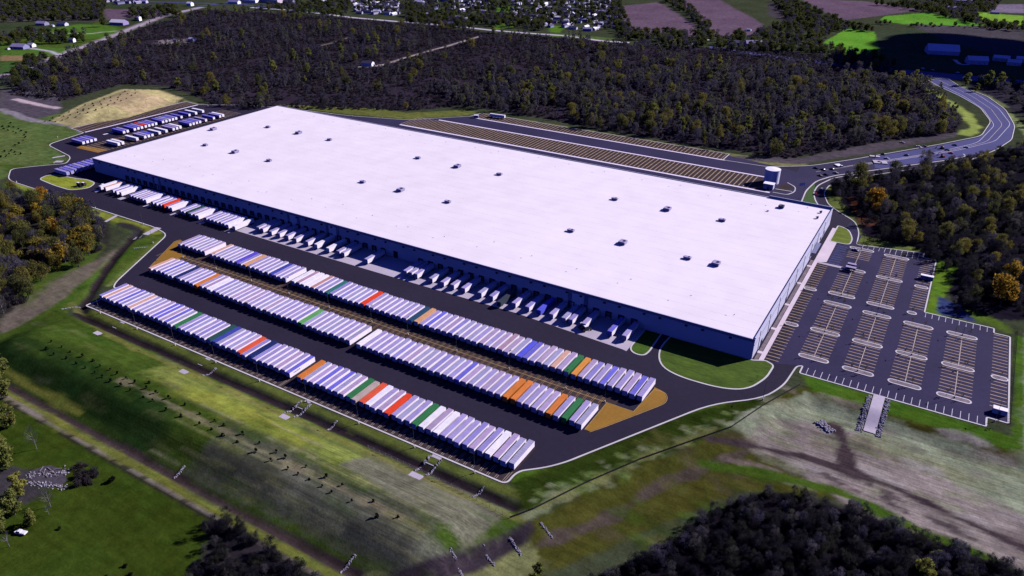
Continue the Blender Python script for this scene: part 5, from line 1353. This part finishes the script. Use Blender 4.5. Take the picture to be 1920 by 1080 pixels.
nl = {'bare': 'grey leafless tree in the wood edge behind the rear stalls', 'aspen': 'slender pale tree in the wood edge behind the rear stalls', 'olive': 'olive green tree in the wood edge behind the rear stalls', 'yellow': 'yellow-green tree in the wood edge behind the rear stalls'}
scatter_trees([(900, 195), (1050, 222), (1200, 248), (1370, 275), (1470, 290), (1560, 275), (1700, 255), (1785, 238), (1790, 215), (1740, 190), (1560, 215), (1300, 215), (1000, 170)], 70, ['bare', 'aspen', 'aspen', 'olive', 'bare', 'bare', 'yellow'], nl, 'rear wood', 1.0, 1.5, 5, 12)
sl = {'dark': 'dark leafless tree in the thicket at the lower right', 'darkbrush': 'dark scrub bush in the thicket at the lower right', 'bare': 'greyer leafless tree in the thicket at the lower right'}
scatter_trees([(1200, 1045), (1300, 985), (1400, 925), (1480, 915), (1600, 950), (1750, 1005), (1915, 1060), (1915, 1078), (1200, 1078)], 34, ['dark', 'dark', 'darkbrush', 'bare'], sl, 'lower right thicket', .5, .8, 6, 5)
one = [('orange', 1638, 392, 1.5, 'bright orange tree beside the curved drive at the wood edge'), ('olive', 1605, 352, 1.8, 'tall green tree between the two drives'), ('olive', 1676, 332, 1.3, 'rounded green tree beside the pale access road strip'), ('bare', 1730, 322, 1.7, 'grey tree overhanging the access road beyond the rounded green one'),
       ('dark', 1590, 372, .8, 'small green tree in the shade under the tall one'), ('orange', 1642, 402, .75, 'small yellow-orange tree below the bright orange one'), ('orange', 1875, 572, 1.7, 'large ochre tree at the outer edge of the car park wood'), ('orange', 1890, 530, 1.3, 'ochre tree just above the large ochre one'),
       ('orange', 148, 478, 1.35, 'round orange tree standing apart by the ditch track'), ('orange', 75, 410, 1.0, 'yellow-orange tree at the top edge of the left wood'), ('orange', 100, 445, 1.35, 'broad orange tree in the middle of the left wood'), ('orange', 92, 505, 1.3, 'deep orange tree at the lower edge of the left wood'), ('bare', 35, 535, 1.6, 'big grey-green leafless tree at the left picture edge'),
       ('yellow', 185, 440, .9, 'yellow-green tree nearest the drain chute'), ('yellow', 1735, 1075, .95, 'yellow-green tree standing out in the lower right thicket'), ('yellow', 1755, 1045, .7, 'yellow-green sapling behind the one in the lower right thicket'),
       ('yellow', 1010, 1070, .6, 'thin yellow-green tree beside the stone lines at the bottom'), ('yellow', 1000, 1085, .5, 'small yellow-green bush beside the bottom channel'),
       ('yellow', 12, 745, 1.15, 'yellow-green tree at the left edge near the berm end'), ('yellow', 14, 880, 1.25, 'broad yellow-green tree at the left edge beside the pond'), ('yellow', 28, 965, 1.15, 'yellow-green tree over the white pickup'), ('yellow', 0, 1000, 1.1, 'yellow-green tree at the left edge below the pickup'), ('yellow', 42, 930, 1.0, 'smaller yellow-green tree between pond and pickup'),
       ('yellow', 2, 700, 1.2, 'yellow-green tree at the left edge, uppermost beside the berm end'), ('yellow', 22, 800, .95, 'yellow-green tree at the left edge between berm end and pond'), ('yellow', -5, 850, 1.2, 'tall yellow-green tree cut by the left edge above the pond'), ('yellow', 60, 985, .7, 'low yellow-green tree right beside the white pickup'), ('twig', 69, 842, 1.1, 'bare tree with spreading branches on the lawn above the pond'), ('twig', 95, 950, 1.0, 'bare tree with spreading branches below the pond'), ('twig', 92, 965, .6, 'thin leaning bare tree beside the one below the pond'), ('twig', 18, 1025, .7, 'bare leaning tree near the white pickup'), ('twig', 5, 800, .9, 'bare grey tree at the left edge above the lawn'),
       ('green', 1487, 145, .9, 'dark green tree in the rear wood toward the highway'), ('yellow', 1250, 128, 1.2, 'tall yellow tree standing out in the middle of the rear wood'), ('yellow', 1330, 150, 1.2, 'broad yellow tree in the rear wood right of the middle'), ('yellow', 640, 100, 1.2, 'yellow tree behind the lone hut in the wood'), ('yellow', 335, 165, 1.1, 'yellow tree beside the tan mound'), ('yellow', 270, 150, 1.1, 'yellow-green tree behind the tan mound'), ('green', 490, 195, 1.2, 'green tree just behind the warehouse far corner'),
       ('yellow', 1810, 160, 1.6, 'bright green tree beside the highway, left of the pair'), ('yellow', 1850, 164, 1.7, 'bright green tree beside the highway, larger of the pair'), ('yellow', 1872, 165, 1.5, 'bright green tree beside the highway, smaller of the pair'), ('yellow', 1830, 172, .9, 'yellow-green tree in scrub beside the winding road'), ('green', 195, 50, 1.4, 'dark tall tree beside the white farmhouse')]
for k, px_, py_, s, lb in one:
    x, y = G(px_, py_); tree(k, x, y, lb, None, s)
# pond bed thicket and lone bush on the lawn
scatter_trees([(135, 880), (150, 870), (180, 885), (178, 905), (140, 918)], 13, ['brush'], {'brush': 'low purple-brown bush at the edge of the debris patch'}, 'debris', .4, .7, 8, 2.2)
stones((G(48, 892), G(130, 884)), 80, 3.4, 'ring of pale stones round the debris patch on the lawn', 'debris_stones', 'rocks', (.2, .5))
stones((G(52, 905), G(125, 915)), 90, 2.2, 'scattered pale stones on the near side of the debris patch', 'debris_stones', 'rocks', (.2, .5))
px0 = G(90, 893)
sheet('dirt_patch', [(px0[0] + 10 * math.cos(a / 12 * 6.283) * (1 + .15 * math.sin(a * 2)), px0[1] + 5.5 * math.sin(a / 12 * 6.283)) for a in range(12)], .04, mat('debris_dirt', (.05, .042, .055), .95, .4, .6))
for k in range(7):
    x, y = G(78 + k * 5, 880 + (k % 3) * 6); mb = MB(); mb.box(-.18, .18, -1.6, 1.6, .1, .3)
    o = mb.build('timber_plank', M['trunkpale'], None, loc=(x, y, .06), rz=.6 + .3 * k); tag(o, 'pale loose plank lying across the debris patch stones', 'plank', 'loose planks at the debris patch')
x, y = G(212, 903); tree('bush', x, y, 'lone dark round shrub with its shadow on the lawn', None, 1.6)
x, y = G(112, 992); tree('bush', x, y, 'small dark shrub on the open lawn below the pond', None, .7)
for i, (px_, py_) in enumerate(((235, 1062), (245, 1078), (200, 1085))): x, y = G(px_, py_); tree('bush', x, y, 'dark shrub at the bottom edge of the lawn', 'shrubs at the bottom of the lawn', .9)
# berm shrubs
UP = [(97, 642), (116, 652), (132, 661), (155, 669), (175, 678), (188, 688), (207, 694), (221, 702), (237, 711), (254, 718), (280, 719), (275, 729), (293, 738), (317, 748), (347, 760), (375, 777), (403, 791), (420, 799), (518, 849), (535, 859), (574, 876), (612, 895), (642, 911), (700, 941), (746, 971), (455, 815), (487, 832)]
LO = [(88, 656), (102, 666), (125, 673), (143, 683), (160, 691), (178, 700), (192, 708), (208, 716), (227, 724), (245, 733), (269, 746), (287, 753), (312, 770), (340, 782), (375, 796), (397, 806), (418, 818), (445, 830), (480, 848), (508, 865), (540, 880), (559, 890), (580, 900), (604, 913), (622, 924), (660, 941), (707, 970)]
for L_, nm in ((UP, 'upper'), (LO, 'lower')):
    for k, (px_, py_) in enumerate(sorted(L_)):
        x, y, z = GT(px_, py_); tree('conifer', x, y, f'small dark evergreen, {ordn(k + 1)} along the {nm} shrub row on the berm', f'evergreens in the {nm} berm row', random.uniform(.5, .85), z=z)
for i, (px_, py_) in enumerate([(85 + 5 * 0, 228), (99, 222), (94, 227), (112, 218), (119, 219), (130, 211), (132, 217), (128, 222), (143, 220), (146, 206), (157, 207), (146, 213), (160, 198), (167, 206), (156, 210), (165, 212), (174, 196), (176, 200), (180, 207), (188, 193), (192, 203), (196, 188), (203, 198), (208, 185), (208, 190), (215, 194), (222, 184), (221, 188), (226, 180), (235, 174), (240, 177), (247, 180), (254, 176), (227, 190), (237, 186), (104, 229), (117, 226), (150, 214), (190, 197), (254, 172)]):
    x, y, z = GT(px_, py_); tree('bush', x, y, 'small dark shrub planted on the tan mound', 'shrubs on the tan mound', random.uniform(.7, 1.05), z=z)
for i, (px_, py_) in enumerate([(7, 242), (17, 238), (25, 239), (35, 242), (15, 245), (25, 247), (30, 250), (49, 249), (46, 254), (48, 258), (40, 246), (36, 270), (28, 273), (44, 264), (28, 286), (29, 290), (39, 289), (12, 294), (17, 289), (22, 283), (5, 238), (2, 295), (9, 284), (20, 231)]):
    x, y = G(px_, py_); tree('bush', x, y, 'small dark shrub dotted over the left meadow', 'shrubs in the left meadow', random.uniform(.6, 1.2))
# young trees in the car park islands
for (x0, x1, y) in ISL:
    if x1 - x0 > 12:
        for f, wd_ in ((.28, 'warehouse-side'), (.72, 'outer-side')):
            x = x0 + (x1 - x0) * f
            if y > 540 and f > .5 and x0 < -40: pass
            tree('young', x, y, f'staked sapling, {wd_} end of an island in the ' + ('upper' if y > 500 else 'middle' if y > 440 else 'lower') + ' car park', 'saplings in the car park islands', random.uniform(.85, 1.1), z=.15)
    else:
        tree('young', (x0 + x1) / 2, y, 'staked sapling on a short island at the car park side', 'saplings in the car park islands', .9, z=.15)
tree('young', 53, 366, 'small tree on the grass at the lower car park corner', None, 1.0)
tree('young', -56, 345, 'small dark shrub tree on the corner lawn', None, .6, z=.15)
print('trees', NT[0])

# ------------------------------------------------------------------ houses and barns
def house(x, y, sx, sy, h, rz, label, wall=(.5, .48, .55), roof='houseroof', group=None, name='house', cat='house', rise=None, detail=True):
    t = thing(name, label, cat, (x, y, 0), rz, group); rise = rise or sy * .28
    mb = MB(); mb.box(-sx / 2, sx / 2, -sy / 2, sy / 2, 0, h)
    for s in (-1, 1): mb.face([(s * sx / 2, -sy / 2 * s, h), (s * sx / 2, sy / 2 * s, h), (s * sx / 2, 0, h + rise)])
    o = mb.build('wall', M['housewall'], t); o.color = wall + (1,)
    mb = MB(); e = .4
    mb.face([(-sx / 2 - e, -sy / 2 - e, h - .15), (sx / 2 + e, -sy / 2 - e, h - .15), (sx / 2 + e, 0, h + rise + .1), (-sx / 2 - e, 0, h + rise + .1)])
    mb.face([(sx / 2 + e, sy / 2 + e, h - .15), (-sx / 2 - e, sy / 2 + e, h - .15), (-sx / 2 - e, 0, h + rise + .1), (sx / 2 + e, 0, h + rise + .1)])
    mb.build('roof', M[roof], t)
    if detail:
        for k in (-.3, .05, .33):
            mb = MB(); mb.box(sx * k - .6, sx * k + .6, -sy / 2 - .06, -sy / 2 - .003, 1.0, 2.2); mb.build('window', M['glass'], t)
        mb = MB(); mb.box(-.5, .5, -sy / 2 - .07, -sy / 2 - .003, .1, 0.98); mb.build('door', M['white'], t)
    return t
for px_, py_, sx, sy, h, rz, wl, rf, lb in (
    (38, 91, 24, 14, 4, .35, (.2, .2, .35), 'roofpale', 'lilac-roofed farmhouse with attached garage on the left lawn'), (60, 88, 9, 9, 4, .35, (.75, .73, .78), 'roofpale', 'white-fronted garage beside the lilac-roofed farmhouse'),
    (16, 93, 4, 4, 2.5, 0, (.7, .7, .75), 'roofpale', 'small white shed on the left lawn'), (80, 47, 20, 12, 4, .3, (.2, .2, .3), 'roofpale', 'low house with pinkish roof beyond the belt of trees'), (118, 48, 18, 10, 4, .3, (.5, .5, .6), 'houseroof', 'dark-roofed house next to the pinkish-roofed one'),
    (224, 46, 30, 16, 5, .3, (.25, .2, .4), 'white', 'big white-roofed farmhouse beside the dirt road'), (136, 79, 8, 8, 5, .5, (.75, .73, .8), 'houseroof', 'white-walled cottage half hidden in trees'), (262, 39, 5, 7, 7, .2, (.8, .8, .85), 'roofpale', 'tall narrow white outbuilding by the dirt road'),
    (357, 11, 12, 10, 6, .2, (.8, .8, .85), 'white', 'small white building at the dirt road end'), (318, 19, 8, 8, 4, .2, (.7, .7, .8), 'roofpale', 'small pale building among trees above the dirt road'), (100, 50, 5, 4, 3, 0, (.7, .7, .7), 'white', 'tiny white shed between the two distant houses'),
    (160, 9, 8, 6, 3, 0, (.7, .7, .7), 'white', 'tiny white hut at the end of the grey wood strip'), (690, 123, 17, 9, 4.5, .2, (.75, .72, .8), 'houseroof', 'lone hut with white gable in the middle of the wood'), (361, 77, 12, 7, 4, 0, (.3, .28, .5), 'white', 'small white-roofed shed in the scrub clearing'), (330, 77, 9, 5, 2.5, 0, (.4, .38, .5), 'roofpale', 'low pale shed on the bare scrub clearing'),
    (1412, 86, 26, 15, 5, .5, (.45, .42, .5), 'roofpale', 'large grey-roofed house among trees below the brown field'), (1375, 84, 18, 12, 4.5, .4, (.35, .35, .45), 'houseroof', 'dark-roofed house next to the large grey-roofed one'), (1262, 75, 5, 5, 5, 0, (.8, .8, .85), 'white', 'slim white outbuilding in front of the brown fields'), (1295, 84, 6, 5, 3, 0, (.85, .85, .9), 'white', 'small white shed by the short drive'), (1404, 58, 8, 4, 3, 0, (.8, .8, .85), 'white', 'small white shed on the edge of the second brown field'),
    (1765, 100, 46, 30, 6, .25, (.3, .3, .55), 'barnroof', 'large blue-roofed barn in the cloud shade'), (1830, 119, 28, 18, 6, .3, (.3, .3, .55), 'barnroof', 'smaller blue-roofed barn in the cloud shade'), (1876, 114, 22, 12, 5, .1, (.3, .3, .5), 'barnroof', 'long blue-roofed shed beyond the smaller barn'), (1900, 122, 18, 12, 5, .1, (.3, .3, .5), 'barnroof', 'blue-roofed shed at the right edge in cloud shade'), (1915, 116, 16, 12, 5, .1, (.3, .3, .5), 'barnroof', 'blue-roofed barn farthest along the right edge'),
    (1812, 24, 14, 9, 4, .2, (.8, .8, .85), 'white', 'small white shed above the bright green field'), (1803, 5, 40, 18, 6, .2, (.4, .38, .6), 'roofpale', 'long lilac-roofed farm building at the top edge'), (1865, 26, 16, 9, 4, .2, (.7, .7, .75), 'roofpale', 'pale house beside the yellow-green field'), (1784, 17, 18, 9, 4, .2, (.6, .6, .7), 'roofpale', 'pale house above the bright field hedge'), (1826, 14, 10, 8, 4, 0, (.8, .8, .8), 'roofpale', 'small pale house in the grove near the top edge'),
    (508, 4, 60, 24, 7, .1, (.55, .45, .55), 'roofpale', 'long low pinkish store at the top edge'), (543, 8, 26, 16, 6, .1, (.2, .2, .3), 'houseroof', 'dark store building beside the pinkish one'), (600, 2, 30, 20, 8, 0, (.5, .5, .65), 'roofpale', 'pale block with white bays at the top edge'), (470, 4, 40, 18, 6, .2, (.75, .75, .8), 'white', 'white-roofed commercial block by the road junction'), (440, 7, 26, 12, 5, .2, (.7, .7, .8), 'roofpale', 'pale commercial shed by the road junction'),
    (862, 38, 34, 14, 5, .1, (.2, .2, .4), 'roofpale', 'blue-grey roofed shop with parking beside the main road'), (870, 41, 14, 10, 6, .2, (.8, .78, .85), 'white', 'white gabled shop front beside the main road'), (803, 31, 8, 6, 6, 0, (.85, .85, .9), 'white', 'small white kiosk at the road junction'), (940, 32, 26, 13, 4, .1, (.2, .2, .35), 'houseroof', 'dark-roofed house on the bright green suburb lawn'),
    (787, 8, 24, 10, 6, 0, (.4, .4, .6), 'white', 'white-roofed hall among suburb trees'), (828, 2, 40, 12, 6, 0, (.4, .4, .6), 'white', 'long white-roofed block at the top edge of the suburb')):
    x, y = G(px_, py_); house(x, y, sx, sy, h, rz, lb, wl, rf)
# mobile-home park and village houses
rs = random.Random(5); k = 0; done = []
regions = [((985, 2), (1160, 2), (1150, 58), (1040, 58), (985, 40), 100), ((660, 4), (745, 2), (745, 28), (700, 30), (668, 26), 50), ((960, 2), (985, 2), (985, 22), (965, 22), (962, 20), 8), ((185, 1), (280, 3), (275, 7), (230, 8), (186, 6), 16), ((750, 2), (930, 2), (930, 26), (850, 22), (760, 12), 26)]
hp = None
for ri, R in enumerate(regions):
    poly = GP(*R[:5]); n = R[5]; xs_ = [p[0] for p in poly]; ys_ = [p[1] for p in poly]; tries = 0; c = 0
    while c < n and tries < 3000:
        tries += 1; x = rs.uniform(min(xs_), max(xs_)); y = rs.uniform(min(ys_), max(ys_))
        if not inside(np.array([x]), np.array([y]), poly)[0] or any(abs(x - a) < 14 and abs(y - b) < 12 for a, b in done): continue
        done.append((x, y)); c += 1
        wl = rs.choice([(.6, .6, .7), (.42, .40, .55), (.2, .2, .36), (.32, .30, .42)]); rf = rs.choice(['houseroof', 'houseroof', 'houseroof', 'roofpale', 'roofpale', 'white'])
        lb = {'houseroof': 'small dark-roofed', 'roofpale': 'small lilac-roofed', 'white': 'small white-roofed'}[rf] + (' mobile home in the packed park beyond the wood', ' village house among trees beyond the wood', ' house beside the suburb lawn strip', ' house in the far left village at the top edge', ' house scattered among suburb trees at the top edge')[ri]
        house(x, y, rs.uniform(12, 18), rs.uniform(6, 9), rs.uniform(3, 4.5), rs.choice([.1, 1.6, .3]), lb, wl, rf, 'distant houses ' + rf + str(ri), 'mobile_home' if ri == 0 else 'house', 'house', detail=False)
# far roads
for nm, pts, w_, mk in (('street', [(370, 12), (460, 2), (520, -8)], 14, 'road'), ('street', [(470, 14), (560, 20), (660, 33), (740, 40), (830, 47), (925, 57), (985, 62), (1060, 67), (1130, 77), (1180, 80)], 11, 'concrete'),
                        ('street', [(280, 3), (370, 6), (450, 8), (500, 14)], 12, 'road'), ('street', [(967, 18), (972, 30), (968, 40)], 16, 'concrete'), ('street', [(1098, 8), (1104, 18), (1112, 28), (1122, 48)], 14, 'concrete'), ('street', [(1290, 86), (1310, 78), (1330, 74)], 6, 'concrete'), ('driveway', [(1790, 112), (1800, 121), (1818, 121)], 6, 'concrete')):
    mb = MB(); strip(mb, rnd(GP(*pts), 10, False), w_, .02, .12); tag(mb.build(nm, M[mk]), kind='structure')
sheet('parking_lot', GP((800, 34), (860, 30), (880, 44), (830, 46)), .14, M['road'])
sheet('parking_lot', GP((1105, 2), (1140, 2), (1160, 52), (1128, 50), (1112, 20)), .14, M['asphalt_lot'])

# ------------------------------------------------------------------ cloud whose shade lies on the far barns
t = MB(); rs = random.Random(3); bmc = bmesh.new()
def cl(cx, cy, r, h):
    m_ = Matrix.Translation((cx, cy, 700)) @ Matrix.Diagonal((r, r, h, 1)); bmesh.ops.create_icosphere(bmc, subdivisions=3, radius=1, matrix=m_)
for k in range(80):
    gx_, gy_ = rs.choice([(rs.uniform(-120, 320), rs.uniform(1240, 1400)), (rs.uniform(-110, 350), rs.uniform(1350, 1640)), (rs.uniform(-70, 350), rs.uniform(1290, 1640))])
    cl(gx_ + 13.5 / 12.8 * 700, gy_ + 16.8 / 12.8 * 700, rs.uniform(45, 80), rs.uniform(20, 45))
mc = bpy.data.meshes.new('cloud'); bmc.to_mesh(mc); bmc.free(); mc.materials.append(mat('cloud_white', (.85, .85, .88), 1, .03, .01))
tag(obj('cloud', mc), kind='structure')
# drop unused prototype empties without a place
for o in list(bpy.data.objects):
    if o.type == 'EMPTY' and o.parent is None and not o.get('label') and o.name in COL.objects:
        for c in list(o.children): bpy.data.objects.remove(c)
        bpy.data.objects.remove(o)
